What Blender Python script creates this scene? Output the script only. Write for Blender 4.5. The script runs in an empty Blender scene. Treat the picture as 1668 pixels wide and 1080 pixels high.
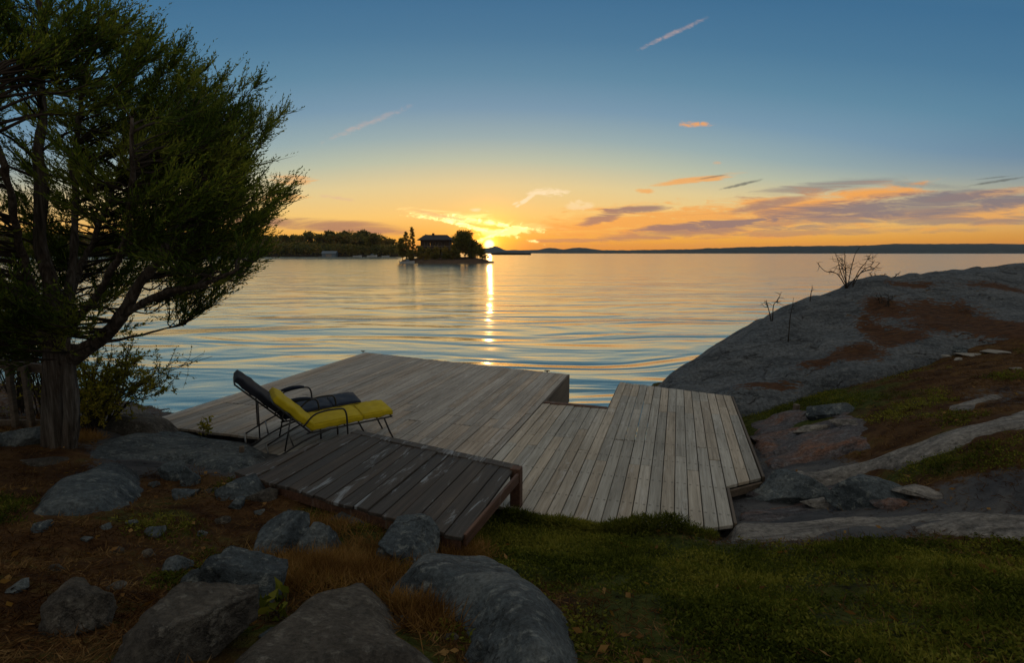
import bpy, bmesh, math, random
import numpy as np
from mathutils import Vector, Matrix

# ------------------------------------------------------------------ camera, sky, sun, exposure
SC = bpy.context.scene
FPX, PW, PH, HOR = 900.0, 1668.0, 1080.0, 412.0       # focal length in photo pixels, photo size, horizon row
TH = math.atan((PH/2-HOR)/FPX); CT, ST = math.cos(TH), math.sin(TH); CAMH = 3.0
cam_d = bpy.data.cameras.new('camera'); cam = bpy.data.objects.new('camera', cam_d)
SC.collection.objects.link(cam); SC.camera = cam
cam_d.sensor_fit = 'HORIZONTAL'; cam_d.sensor_width = 36; cam_d.lens = 36*FPX/PW
cam_d.clip_start = 0.05; cam_d.clip_end = 60000
cam.location = (0, 0, CAMH); cam.rotation_euler = (math.pi/2-TH, 0, 0)
SC.view_settings.view_transform = 'Standard'; SC.view_settings.look = 'None'
SC.view_settings.gamma = 1; SC.view_settings.exposure = 0.0
SC.cycles.max_bounces = 6; SC.cycles.diffuse_bounces = 2; SC.cycles.glossy_bounces = 4
SC.cycles.transparent_max_bounces = 8; SC.cycles.use_denoising = True
SC.cycles.sample_clamp_indirect = 4

def ray(px, py):
    u = (px-PW/2)/FPX; v = (PH/2-py)/FPX
    return np.array((u, CT+v*ST, -ST+v*CT))
def P(px, py, z):                       # a photo pixel laid on the level plane z
    d = ray(px, py); t = (z-CAMH)/d[2]
    return Vector((d[0]*t, d[1]*t, z))
def T(px, py, Y):                       # a photo pixel at distance Y
    d = ray(px, py); t = Y/d[1]
    return Vector((d[0]*t, Y, CAMH+d[2]*t))

def lin(c):
    return tuple((x/255/12.92 if x/255 <= .04045 else ((x/255+.055)/1.055)**2.4) for x in c[:3]) + (1,)

class NT:                               # small node-tree writer
    def __init__(s, t): s.t = t; s.n = t.nodes; s.l = t.links
    def new(s, kind, **kw):
        n = s.n.new(kind)
        for k, v in kw.items(): setattr(n, k, v)
        return n
    def put(s, sock, v):
        if v is None: return
        if isinstance(v, bpy.types.NodeSocket): s.l.new(v, sock)
        else: sock.default_value = v
    def m(s, op, a, b=None, c=None, clamp=False):
        n = s.new('ShaderNodeMath', operation=op, use_clamp=clamp)
        for i, v in enumerate((a, b, c)): s.put(n.inputs[i], v)
        return n.outputs[0]
    def v(s, op, a, b=None, scale=None):
        n = s.new('ShaderNodeVectorMath', operation=op)
        s.put(n.inputs[0], a)
        if b is not None: s.put(n.inputs[1], b)
        if scale is not None: s.put(n.inputs['Scale'], scale)
        return n.outputs['Value'] if op in ('DOT_PRODUCT', 'LENGTH', 'DISTANCE') else n.outputs[0]
    def ss(s, x, a, b, lo=0., hi=1.):
        n = s.new('ShaderNodeMapRange', interpolation_type='SMOOTHSTEP')
        for i, q in enumerate((x, a, b, lo, hi)): s.put(n.inputs[i], q)
        return n.outputs[0]
    def mix(s, f, a, b, blend='MIX'):
        n = s.new('ShaderNodeMix', data_type='RGBA', blend_type=blend)
        s.put(n.inputs[0], f); s.put(n.inputs[6], a); s.put(n.inputs[7], b)
        return n.outputs[2]
    def ramp(s, f, stops, interp='LINEAR'):
        n = s.new('ShaderNodeValToRGB'); r = n.color_ramp; r.interpolation = interp
        while len(r.elements) > 1: r.elements.remove(r.elements[-1])
        for i, (p, c) in enumerate(stops):
            e = r.elements[0] if i == 0 else r.elements.new(p)
            e.position = p; e.color = c if len(c) == 4 else tuple(c)+(1,)
        s.put(n.inputs[0], f); return n.outputs[0]
    def noise(s, vec, scale, detail=4, rough=.55, dist=0., dim='3D'):
        n = s.new('ShaderNodeTexNoise', noise_dimensions=dim)
        s.put(n.inputs['Vector'], vec); n.inputs['Scale'].default_value = scale
        n.inputs['Detail'].default_value = detail; n.inputs['Roughness'].default_value = rough
        n.inputs['Distortion'].default_value = dist
        return n.outputs['Fac']
    def map(s, vec, loc=(0, 0, 0), rot=(0, 0, 0), scale=(1, 1, 1)):
        n = s.new('ShaderNodeMapping'); s.put(n.inputs[0], vec)
        n.inputs[1].default_value = loc; n.inputs[2].default_value = rot; n.inputs[3].default_value = scale
        return n.outputs[0]
    def xyz(s, vec):
        n = s.new('ShaderNodeSeparateXYZ'); s.put(n.inputs[0], vec); return n.outputs
    def comb(s, x, y, z):
        n = s.new('ShaderNodeCombineXYZ')
        for i, q in enumerate((x, y, z)): s.put(n.inputs[i], q)
        return n.outputs[0]

# sun direction: just above the water line, a little left of the middle
SUN_AZ = math.atan(ray(797, 401)[0]/ray(797, 401)[1]); SUN_EL = math.radians(0.85)
SD = Vector((math.sin(SUN_AZ)*math.cos(SUN_EL), math.cos(SUN_AZ)*math.cos(SUN_EL), math.sin(SUN_EL)))

CLAMP = 3.0
def build_world():
    w = bpy.data.worlds.new('World'); SC.world = w; w.use_nodes = True
    t = NT(w.node_tree); t.n.clear()
    out = t.new('ShaderNodeOutputWorld'); bg = t.new('ShaderNodeBackground')
    dirv = t.new('ShaderNodeTexCoord').outputs['Generated']
    x, y, z = t.xyz(dirv)
    c = t.v('DOT_PRODUCT', dirv, tuple(SD))
    one_c = t.m('SUBTRACT', 1., c)
    zz = t.m('MAXIMUM', z, 0.)
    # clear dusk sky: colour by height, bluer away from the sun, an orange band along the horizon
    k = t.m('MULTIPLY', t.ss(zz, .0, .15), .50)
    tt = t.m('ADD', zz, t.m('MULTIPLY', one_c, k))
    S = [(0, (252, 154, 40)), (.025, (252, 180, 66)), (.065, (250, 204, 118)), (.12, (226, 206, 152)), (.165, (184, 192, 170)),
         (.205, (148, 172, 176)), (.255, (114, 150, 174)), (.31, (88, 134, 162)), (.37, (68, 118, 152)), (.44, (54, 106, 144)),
         (.56, (66, 112, 142)), (.72, (138, 144, 146)), (1.0, (160, 156, 148))]  # last stops: unseen overhead sky brightened to light deck and foreground
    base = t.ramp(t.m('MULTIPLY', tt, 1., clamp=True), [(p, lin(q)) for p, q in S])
    # away from the sun the band is dimmer and pinker
    dull = t.m('MULTIPLY', t.ss(one_c, .03, .35), t.ss(zz, .20, .06))
    base = t.mix(t.m('MULTIPLY', dull, .62), base, t.mix(1., base, (.62, .52, .60, 1), 'MULTIPLY'))
    # overhead and behind keep the ramp's raised brightness, added to light the foreground
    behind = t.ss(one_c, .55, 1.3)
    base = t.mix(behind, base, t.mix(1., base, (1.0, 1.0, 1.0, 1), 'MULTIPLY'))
    # plane coordinates in front for the clouds
    ys = t.m('MAXIMUM', y, .08)
    u = t.m('DIVIDE', x, ys); v = t.m('DIVIDE', z, ys)
    front = t.ss(y, .10, .25)
    uv = t.comb(u, v, 0.)
    def nz(su, sv, rot, off, det=7, rough=.68, dist=.5):
        return t.noise(t.map(uv, loc=(off, off*.7, 0), rot=(0, 0, rot), scale=(su, sv, 1)), 1., det, rough, dist, '2D')
    n_str = nz(7, 60, math.radians(-4), 1.3)
    n_str2 = nz(12, 95, math.radians(6), 7.1)
    n_puff = nz(30, 60, 0, 3.3)
    n_fine = nz(60, 130, math.radians(-20), 9.3)
    def blob(px, py, rx, ry, ang, n, amp, soft=.5, gain=1.):
        d = ray(px, py); cu, cv = d[0]/d[1], d[2]/d[1]
        sc = 1/(FPX*d[1])
        a = math.radians(ang); ca, sa = math.cos(a), math.sin(a)
        du = t.m('SUBTRACT', u, cu); dv = t.m('SUBTRACT', v, cv)
        p = t.m('ADD', t.m('MULTIPLY', du, ca/(rx*sc)), t.m('MULTIPLY', dv, sa/(rx*sc)))
        q = t.m('ADD', t.m('MULTIPLY', du, -sa/(ry*sc)), t.m('MULTIPLY', dv, ca/(ry*sc)))
        r2 = t.m('ADD', t.m('MULTIPLY', p, p), t.m('MULTIPLY', q, q))
        f = t.m('SUBTRACT', 1., r2)
        f = t.m('MULTIPLY_ADD', t.m('SUBTRACT', n, .42), amp*CLAMP, f)
        return t.m('MULTIPLY', t.ss(f, -soft*.25, soft*1.7), gain)
    def mx(*a):
        r = a[0]
        for b in a[1:]: r = t.m('MAXIMUM', r, b)
        return r
    col = base
    # (mask, colour): first warm lit cloud, then grey-mauve bodies, then bright bits near the sun
    peach = mx(blob(1300, 352, 210, 30, 5, n_str, 1.7, 1.1, .8), blob(980, 366, 110, 26, 8, n_str2, 1.8, 1.1, .7), blob(1600, 318, 130, 8, 6, n_str, 1.2, .9, .7),
               blob(1330, 330, 150, 20, 8, n_str, 2.4, .9, .9), blob(1250, 350, 110, 16, 4, n_str, 2.4, .8, .8),
               blob(1090, 362, 170, 22, 3, n_str2, 3.2, .9, .75), blob(1560, 345, 220, 20, 3, n_str, 2.2, 1., .55),
               blob(1130, 293, 60, 5, 7, n_str2, 1.6, .7, .75), blob(1050, 311, 16, 4, -3, n_puff, 1., .7, .7),
               blob(465, 292, 36, 7, -3, n_str2, 2., .8, .55), blob(460, 322, 40, 6, 3, n_str2, 2., .8, .5),
               blob(1131, 202, 23, 4.5, 0, n_fine, 2.2, 1.3, .85), blob(1168, 265, 8, 3, 0, n_puff, 1., .8, .4))
    col = t.mix(peach, col, lin((246, 164, 78)))
    streak = mx(blob(600, 200, 62, 4.5, 21, n_fine, 2., 2.2, .5), blob(1096, 54, 52, 3.6, 24, n_fine, 1.6, 2.2, .75),
                blob(548, 322, 30, 3, -8, n_fine, 1.2, 1., .4))
    col = t.mix(streak, col, lin((222, 178, 158)))
    mauve = mx(blob(1420, 352, 300, 15, 5, n_str2, 1.5, .9, .7), blob(1260, 332, 90, 9, 12, n_str, 1.2, .9, .7), blob(1110, 378, 150, 9, 4, n_str, 1.4, .9, .65), blob(1480, 300, 120, 6, -4, n_fine, .5, 1., .45),
               blob(1480, 335, 270, 17, 4, n_str, 1.7, .8, .86), blob(1350, 305, 110, 9, 6, n_str, 1.8, .8, .6),
               blob(1560, 360, 170, 7, 0, n_str2, 1.6, .8, .6),
               blob(1150, 367, 100, 7, 4, n_str2, 1.8, .6, .85), blob(1040, 341, 56, 5.5, 3, n_str2, 1.4, .6, .85),
               blob(985, 353, 40, 8, 14, n_str2, 1.6, .7, .75), blob(1060, 385, 95, 5, 3, n_str2, 1.8, .7, .5),
               blob(930, 392, 60, 3.5, 0, n_str2, 1.4, .7, .4), blob(1330, 378, 240, 5, 1, n_str2, 1.8, .9, .4),
               blob(560, 369, 120, 11, -4, n_str, .8, .7, .8), blob(430, 362, 110, 10, -3, n_str, .8, .7, .8),
               blob(720, 352, 46, 3.5, -12, n_str2, 1.4, .8, .45))
    mcol = t.mix(t.ss(u, -.3, .75), lin((158, 116, 104)), lin((112, 114, 128)))
    col = t.mix(mauve, col, mcol)
    dark = mx(blob(1208, 300, 34, 2.6, 13, n_fine, .8, .8, .8), blob(1160, 288, 26, 1.7, 9, n_fine, .8, .8, .6),
              blob(1625, 295, 48, 2.2, 9, n_fine, .8, .8, .7), blob(1620, 289, 40, 1.3, 6, n_fine, .8, .8, .5))
    col = t.mix(dark, col, lin((88, 96, 96)))
    # bright cirrus round the sun
    lit = mx(blob(770, 370, 72, 3.0, -13, n_fine, 3.2, 1.5, 1.), blob(812, 365, 62, 3.0, -10, n_fine, 3.4, 1.5, 1.),
             blob(800, 384, 46, 2.8, 22, n_fine, 3.0, 1.5, 1.), blob(740, 358, 60, 2.6, -5, n_fine, 2.6, 1.5, .8), blob(770, 356, 90, 6, -6, n_str2, 3.4, 2., .35),
             blob(835, 377, 44, 5, 3, n_puff, 2.6, .8, .6))
    lit2 = mx(blob(893, 313, 25, 5.5, 3, n_fine, 2.6, 1.2, .9), blob(862, 322, 24, 3.2, 33, n_fine, 1.4, .8, .85),
              blob(840, 331, 7, 2.5, 20, n_puff, .6, .8, .7), blob(780, 343, 15, 3.5, -4, n_puff, 1.6, .8, .6),
              blob(943, 333, 22, 6, 0, n_puff, 2.6, .8, .45))
    col = t.mix(lit2, col, (1.0, .80, .50, 1))
    col = t.mix(lit, col, (2.2, 1.55, .60, 1))
    # glow of the sun in the thin cloud, and the disc
    g1 = t.m('POWER', t.m('MAXIMUM', c, 0.), 60.)
    g2 = t.m('POWER', t.m('MAXIMUM', c, 0.), 900.)
    g3 = t.m('POWER', t.m('MAXIMUM', c, 0.), 9000.)
    low = t.ss(z, .16, .0)
    def add(f, rgb, a):
        nonlocal col
        n = t.mix(1., col, t.v('SCALE', rgb, scale=f), 'ADD'); col = n
    add(t.m('MULTIPLY', t.m('MULTIPLY', g1, low), front), (.07, .03, .0), 1)
    add(t.m('MULTIPLY', g2, front), (1.2, .42, .0), 1)
    add(g3, (1.1, .6, .12), 1)
    disc = t.ss(c, math.cos(math.radians(.62)), math.cos(math.radians(.25)))
    add(disc, (3.2, 2.4, 1.0), 1)
    # physical sky adds a little of its own light
    sky = t.new('ShaderNodeTexSky', sky_type='NISHITA', sun_disc=False)
    sky.sun_elevation = SUN_EL; sky.sun_rotation = SUN_AZ; sky.air_density = 1.5; sky.dust_density = 1.0
    skyc = t.v('SCALE', sky.outputs[0], scale=.015)
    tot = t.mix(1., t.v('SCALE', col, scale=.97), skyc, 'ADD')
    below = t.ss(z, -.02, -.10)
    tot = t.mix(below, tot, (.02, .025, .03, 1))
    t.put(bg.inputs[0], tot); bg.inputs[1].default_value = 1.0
    t.l.new(bg.outputs[0], out.inputs[0])
    w.cycles.sampling_method = 'MANUAL'; w.cycles.sample_map_resolution = 2048
build_world()

sl = bpy.data.lights.new('sun', 'SUN'); sl.energy = 0.035; sl.angle = math.radians(.55); sl.color = (1, .50, .20)
so = bpy.data.objects.new('sun', sl); SC.collection.objects.link(so)
so.rotation_euler = SD.to_track_quat('Z', 'Y').to_euler()

# ------------------------------------------------------------------ helpers
def tag(o, label=None, cat=None, group=None, kind=None):
    for k, v in (('label', label), ('category', cat), ('group', group), ('kind', kind)):
        if v: o[k] = v
    return o
def empty(name, loc=(0, 0, 0), rz=0., label=None, cat=None, group=None):
    o = bpy.data.objects.new(name, None); SC.collection.objects.link(o)
    o.location = loc; o.rotation_euler = (0, 0, rz); o.empty_display_size = .2
    return tag(o, label, cat, group)
def link(name, me, mat=None, parent=None, smooth=False):
    o = bpy.data.objects.new(name, me); SC.collection.objects.link(o)
    if mat: me.materials.append(mat)
    if parent: o.parent = parent
    if smooth: me.shade_smooth()
    return o
def mesh_np(name, V, F, mat=None, parent=None, smooth=False, attrs=None):
    V = np.asarray(V, np.float32); F = np.asarray(F, np.int32)
    me = bpy.data.meshes.new(name)
    me.vertices.add(len(V)); me.vertices.foreach_set('co', V.ravel())
    k = F.shape[1]
    me.loops.add(F.size); me.loops.foreach_set('vertex_index', F.ravel())
    me.polygons.add(len(F)); me.polygons.foreach_set('loop_start', np.arange(0, F.size, k, dtype=np.int32))
    me.polygons.foreach_set('loop_total', np.full(len(F), k, np.int32))
    for an, av in (attrs or {}).items():
        a = me.attributes.new(an, 'FLOAT', 'POINT'); a.data.foreach_set('value', np.asarray(av, np.float32).ravel())
    me.update(calc_edges=True); me.validate()
    return link(name, me, mat, parent, smooth)

def _h(ix, iy, iz, seed):
    n = (ix*374761393 + iy*668265263 + iz*2147483647*3 + seed*974634777) & 0xffffffff
    n = (n ^ (n >> 13))*1274126177 & 0xffffffff
    n = (n ^ (n >> 16))*2246822519 & 0xffffffff
    return ((n ^ (n >> 15)) & 0xffffff)/float(0xffffff)
def vnoise(p, seed=0):
    p = np.asarray(p, float); i = np.floor(p).astype(np.int64); f = p-i; f = f*f*(3-2*f)
    r = 0
    for dx in (0, 1):
        for dy in (0, 1):
            for dz in (0, 1):
                w = (f[..., 0] if dx else 1-f[..., 0])*(f[..., 1] if dy else 1-f[..., 1])*(f[..., 2] if dz else 1-f[..., 2])
                r = r + w*_h(i[..., 0]+dx, i[..., 1]+dy, i[..., 2]+dz, seed)
    return r
def fbm(p, octv=4, seed=0, gain=.5):
    p = np.asarray(p, float); a = 1.; s = 0.; r = 0
    for k in range(octv):
        r = r + a*(vnoise(p, seed+k*17)-.5); s += a; a *= gain; p = p*2.03+11.7
    return r/s*2
def tps(pts, lam=1e-3):
    A = np.array([(p[0], p[1]) for p in pts], float); z = np.array([p[2] for p in pts], float); n = len(A)
    def K(r2): return np.where(r2 > 1e-12, .5*r2*np.log(np.maximum(r2, 1e-12)), 0.)
    M = np.zeros((n+3, n+3)); d = ((A[:, None]-A[None])**2).sum(-1); M[:n, :n] = K(d)+lam*np.eye(n)
    M[:n, n] = 1; M[:n, n+1:] = A; M[n, :n] = 1; M[n+1:, :n] = A.T
    w = np.linalg.solve(M, np.concatenate([z, np.zeros(3)]))
    def f(x, y):
        x = np.asarray(x, float); y = np.asarray(y, float)
        r = w[n]+w[n+1]*x+w[n+2]*y
        for i in range(n): r = r+w[i]*K((x-A[i, 0])**2+(y-A[i, 1])**2)
        return r
    return f
def poly_sd(x, y, poly):                # signed distance, positive inside
    x = np.asarray(x, float); y = np.asarray(y, float); d = np.full(x.shape, 1e9); ins = np.zeros(x.shape, bool)
    n = len(poly)
    for i in range(n):
        ax, ay = poly[i][:2]; bx, by = poly[(i+1) % n][:2]
        ex, ey = bx-ax, by-ay; tt = np.clip(((x-ax)*ex+(y-ay)*ey)/(ex*ex+ey*ey+1e-12), 0, 1)
        d = np.minimum(d, np.hypot(x-ax-tt*ex, y-ay-tt*ey))
        c = ((ay > y) != (by > y)) & (x < (bx-ax)*(y-ay)/((by-ay) if by != ay else 1e-12)+ax)
        ins ^= c
    return np.where(ins, d, -d)
def sstep(x, a, b):
    t = np.clip((x-a)/(b-a), 0, 1); return t*t*(3-2*t)
def grid_faces(nx, ny):
    i = np.arange(nx-1)[None]+nx*np.arange(ny-1)[:, None]; i = i.ravel()
    return np.stack([i, i+1, i+1+nx, i+nx], 1)

def tubes(paths, sides=6):              # paths: list of (points Nx3, radii N); one merged mesh V,F
    VV, FF, off = [], [], 0
    ang = np.arange(sides)*2*math.pi/sides
    for pts, rad in paths:
        pts = np.asarray(pts, float); rad = np.broadcast_to(np.asarray(rad, float), (len(pts),)); n = len(pts)
        tg = np.gradient(pts, axis=0); tg /= np.linalg.norm(tg, axis=1, keepdims=True)+1e-9
        ref = np.array((0, 0, 1.)) if abs(tg[0][2]) < .9 else np.array((1., 0, 0))
        a = np.cross(tg[0], ref); a /= np.linalg.norm(a)
        ring = []
        for k in range(n):
            a = a-tg[k]*a.dot(tg[k]); a /= np.linalg.norm(a)+1e-9; b = np.cross(tg[k], a)
            ring.append(pts[k]+rad[k]*(np.cos(ang)[:, None]*a+np.sin(ang)[:, None]*b))
        V = np.concatenate(ring+[pts[:1], pts[-1:]]); VV.append(V)
        F = []
        for k in range(n-1):
            for s in range(sides):
                s2 = (s+1) % sides
                F.append((k*sides+s, k*sides+s2, (k+1)*sides+s2, (k+1)*sides+s))
        c0, c1 = n*sides, n*sides+1
        for s in range(sides):
            s2 = (s+1) % sides
            F.append((s2, s, c0, c0)); F.append(((n-1)*sides+s, (n-1)*sides+s2, c1, c1))
        FF.append(np.array(F)+off); off += len(V)
    return np.concatenate(VV), np.concatenate(FF)
def tube_obj(name, paths, mat, parent=None, sides=6, smooth=True):
    V, F = tubes(paths, sides)
    me = bpy.data.meshes.new(name)
    me.from_pydata([tuple(v) for v in V], [], [tuple(f) if f[2] != f[3] else tuple(f[:3]) for f in F.tolist()])
    return link(name, me, mat, parent, smooth)
def smooth_path(pts, n=24):             # Catmull-Rom
    p = np.array([tuple(q) for q in pts], float); p = np.concatenate([[2*p[0]-p[1]], p, [2*p[-1]-p[-2]]])
    m = len(p)-3; out = []
    for s in np.linspace(0, m-1e-6, n):
        i = int(s); f = s-i; a, b, c, d = p[i:i+4]
        out.append(.5*((2*b)+(c-a)*f+(2*a-5*b+4*c-d)*f*f+(-a+3*b-3*c+d)*f**3))
    return np.array(out)
class Boxes:                            # several prisms as one mesh (boards of one deck)
    def __init__(s): s.V = []; s.F = []
    def prism(s, quad, z0, z1):
        o = len(s.V)
        s.V += [(x, y, z0) for x, y in quad]+[(x, y, z1) for x, y in quad]
        s.F += [(o+3, o+2, o+1, o), (o+4, o+5, o+6, o+7)]+[(o+i, o+(i+1) % 4, o+4+(i+1) % 4, o+4+i) for i in range(4)]
    def raw(s, eight):
        o = len(s.V); s.V += [tuple(v) for v in eight]
        s.F += [(o+3, o+2, o+1, o), (o+4, o+5, o+6, o+7)]+[(o+i, o+(i+1) % 4, o+4+(i+1) % 4, o+4+i) for i in range(4)]
    def build(s, name, mat, parent=None, bevel=.004):
        me = bpy.data.meshes.new(name); me.from_pydata(s.V, [], s.F)
        if bevel:
            bm = bmesh.new(); bm.from_mesh(me)
            bmesh.ops.recalc_face_normals(bm, faces=bm.faces)
            bmesh.ops.bevel(bm, geom=bm.edges[:], offset=bevel, segments=1, affect='EDGES')
            bm.to_mesh(me); bm.free()
        return link(name, me, mat, parent)

# ------------------------------------------------------------------ materials
def mat(name, rough=.8, spec=.3):
    m = bpy.data.materials.new(name); m.use_nodes = True; t = NT(m.node_tree)
    b = m.node_tree.nodes['Principled BSDF']; b.inputs['Roughness'].default_value = rough
    b.inputs['Specular IOR Level'].default_value = spec
    return m, t, b
def bump(t, b, h, dist, strength=1.):
    n = t.new('ShaderNodeBump'); n.inputs['Strength'].default_value = strength; n.inputs['Distance'].default_value = dist
    t.put(n.inputs['Height'], h); t.l.new(n.outputs[0], b.inputs['Normal']); return n

def m_rock(name, c1, c2, c3, lich=(.30, .33, .30), sc=1., stretch=(1, 1, 1), rot=0., crack=.6):
    m, t, b = mat(name, .85, .25)
    g = t.new('ShaderNodeNewGeometry').outputs['Position']
    p = t.map(g, rot=(0, 0, rot), scale=stretch)
    n1 = t.noise(p, 1.6*sc, 6, .6, .6); n2 = t.noise(p, 9*sc, 5, .65, .3); n3 = t.noise(g, 60*sc, 3, .6); n4 = t.noise(g, 22*sc, 5, .75)
    col = t.ramp(n1, [(.30, c1), (.50, c2), (.70, c3)])
    col = t.mix(t.ss(n2, .54, .64, 0, .6), col, tuple(q*.85 for q in lich)+(1,))
    col = t.mix(t.ss(n2, .45, .28, 0, .6), col, tuple(x*.45 for x in c1[:3])+(1,))
    gr = t.ss(n4, .30, .70, .55, 1.45); col = t.mix(1., col, t.comb(gr, gr, gr), 'MULTIPLY')
    vo = t.new('ShaderNodeTexVoronoi', feature='DISTANCE_TO_EDGE'); vo.inputs['Scale'].default_value = 1.1*sc
    t.put(vo.inputs['Vector'], t.v('ADD', p, t.v('SCALE', t.comb(n2, n1, n2), scale=.45)))
    cr = t.ss(vo.outputs['Distance'], .0, .022)
    cr = t.m('MAXIMUM', cr, t.ss(t.noise(p, 2.3*sc, 3, .6), .56, .48))
    col = t.mix(t.m('MULTIPLY', t.m('SUBTRACT', 1., cr), crack), col, (.012, .010, .010, 1))
    moss = t.new('ShaderNodeAttribute', attribute_name='moss').outputs['Fac']
    mm = t.ss(t.m('MULTIPLY_ADD', t.m('SUBTRACT', n2, .5), 2.4, moss), .45, .55)
    speck = t.ss(n3, .62, .75, 0, .30)
    col = t.mix(speck, col, (.25, .25, .25, 1))
    col = t.mix(mm, col, t.ramp(n2, [(.3, (.018, .009, .005)), (.6, (.085, .038, .016)), (.75, (.075, .06, .018))]))
    t.put(b.inputs['Base Color'], col)
    h = t.m('ADD', t.m('ADD', t.m('MULTIPLY', n1, .5), t.m('MULTIPLY', n2, .28)), t.m('MULTIPLY', n3, .06))
    h = t.m('ADD', h, t.m('MULTIPLY', cr, .10*crack)); h = t.m('MULTIPLY_ADD', n4, .16, h)
    bump(t, b, h, .16, 1.)
    return m
MAT = {}
MAT['rock_blue'] = m_rock('granite_blue_grey', (.030, .040, .048), (.075, .095, .108), (.145, .165, .17), (.27, .30, .29), 1.5, (1, 1, 1), 0., .6)
MAT['rock_dome'] = m_rock('granite_slope', (.045, .055, .066), (.085, .100, .115), (.125, .138, .150), (.17, .185, .19), .8, (.8, 2.8, 2.8), math.radians(-16), .85)
MAT['rock_tan'] = m_rock('granite_brown_grey', (.036, .033, .029), (.075, .068, .058), (.13, .118, .10), (.20, .19, .165), 1.5, (1, 1, 1), 0., .5)
MAT['rock_band'] = m_rock('granite_banded', (.08, .076, .074), (.19, .18, .165), (.30, .28, .25), (.34, .32, .30), 1., (.35, 2.4, 2.4), math.radians(-18), .35)
MAT['rock_red'] = m_rock('granite_rusty', (.05, .05, .058), (.10, .092, .098), (.20, .095, .055), (.19, .20, .22), 1.2, (.6, 1.6, 1.6), math.radians(-10), .8)

def m_ground():
    m, t, b = mat('forest_floor', .95, .1)
    g = t.new('ShaderNodeNewGeometry').outputs['Position']
    a = lambda k: t.new('ShaderNodeAttribute', attribute_name=k).outputs['Fac']
    n1 = t.noise(t.map(g, rot=(0, 0, math.radians(-20)), scale=(.6, 1.5, 1)), 2.2, 6, .65, .8); n2 = t.noise(g, 14, 5, .7, .5); n3 = t.noise(g, 70, 3, .7)
    brown = t.ramp(n1, [(.28, (.014, .008, .005)), (.42, (.060, .030, .014)), (.58, (.130, .070, .028)), (.75, (.10, .090, .028))])
    green = t.ramp(n2, [(.30, (.012, .018, .005)), (.5, (.050, .066, .012)), (.7, (.105, .11, .024))])
    rock = t.ramp(n1, [(.3, (.05, .055, .065)), (.5, (.10, .105, .115)), (.7, (.15, .145, .14))])
    gm = t.ss(t.m('MULTIPLY_ADD', t.m('SUBTRACT', n1, .5), .9, a('green')), .40, .62)
    col = t.mix(gm, brown, green)
    rm = t.ss(t.m('MULTIPLY_ADD', t.m('SUBTRACT', n2, .5), .9, a('rock')), .42, .60)
    col = t.mix(rm, col, rock)
    col = t.mix(t.ss(n2, .46, .30, 0, .7), col, (.012, .008, .005, 1))
    col = t.mix(t.ss(n3, .60, .72, 0, .35), col, (.16, .10, .05, 1))
    t.put(b.inputs['Base Color'], col)
    bump(t, b, t.m('ADD', t.m('MULTIPLY', n2, .7), t.m('MULTIPLY', n3, .35)), .07, 1.)
    return m
MAT['ground'] = m_ground()

def m_wood(name, c1, c2, c3, pale=(.36, .36, .36), patches=.15, rough=.7, grain=1., nails=None):
    m, t, b = mat(name, rough, .35)
    o = t.new('ShaderNodeTexCoord').outputs['Object']
    isl = t.new('ShaderNodeNewGeometry').outputs['Random Per Island']
    shift = t.v('ADD', o, t.comb(0., t.m('MULTIPLY', isl, 37.), t.m('MULTIPLY', isl, 11.)))
    g1 = t.noise(t.map(shift, scale=(30, 1.1, 30)), 1., 5, .6, .5)
    g2 = t.noise(t.map(shift, scale=(110, 3., 110)), 1., 3, .6)
    big = t.noise(t.map(o, scale=(1.6, .55, 1)), 1., 4, .6, .6)
    pa = t.noise(t.map(shift, scale=(9, 1.6, 1)), 1., 5, .7, .7)
    col = t.ramp(g1, [(.28, c1), (.5, c2), (.72, c3)])
    v = t.m('MULTIPLY_ADD', isl, .34, .80)
    col = t.mix(1., col, t.comb(v, v, v), 'MULTIPLY')
    hue = t.m('FRACT', t.m('MULTIPLY', isl, 7.31))
    col = t.mix(t.m('MULTIPLY', t.ss(hue, .45, .9), .6), col, t.mix(1., col, (1.12, .95, .78, 1), 'MULTIPLY'))
    col = t.mix(t.ss(big, .36, .66, .0, .45), col, t.mix(1., col, (.55, .53, .50, 1), 'MULTIPLY'))
    col = t.mix(t.ss(pa, .56, .68, 0, patches), col, tuple(pale)+(1,))
    col = t.mix(t.ss(g2, .42, .30, 0, .45*grain), col, (.02, .018, .015, 1))
    if nails:                          # screw heads, two to a board over each joist, and the stain round them
        ox, oy, oz = t.xyz(o); w, b0, sp_ = nails
        fx = t.m('MULTIPLY', t.m('SUBTRACT', t.m('FRACT', t.m('DIVIDE', t.m('SUBTRACT', ox, b0), w)), .48), w)
        dx = t.m('SUBTRACT', t.m('ABSOLUTE', fx), .036)
        dy = t.m('MULTIPLY', t.m('SUBTRACT', t.m('FRACT', t.m('DIVIDE', oy, sp_)), .5), sp_)
        dd = t.m('SQRT', t.m('ADD', t.m('MULTIPLY', dx, dx), t.m('MULTIPLY', t.m('MULTIPLY', dy, dy), .6)))
        col = t.mix(t.ss(dd, .020, .004, 0, .55), col, (.035, .028, .022, 1))
    t.put(b.inputs['Base Color'], col)
    t.put(b.inputs['Roughness'], t.m('MULTIPLY_ADD', g1, .3, rough-.15))
    bump(t, b, t.m('ADD', t.m('MULTIPLY', g1, .6), t.m('MULTIPLY', g2, .5)), .006, .8*grain)
    return m
MAT['deck'] = m_wood('weathered_deck_boards', (.22, .195, .165), (.33, .305, .27), (.46, .435, .40), (.56, .55, .53), .4, nails=(.142, -7.22, .61))
MAT['deck2'] = m_wood('grey_deck_boards', (.24, .225, .19), (.35, .335, .295), (.46, .45, .41), (.56, .56, .55), .35, nails=(.1268, -.95, .61))
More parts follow.
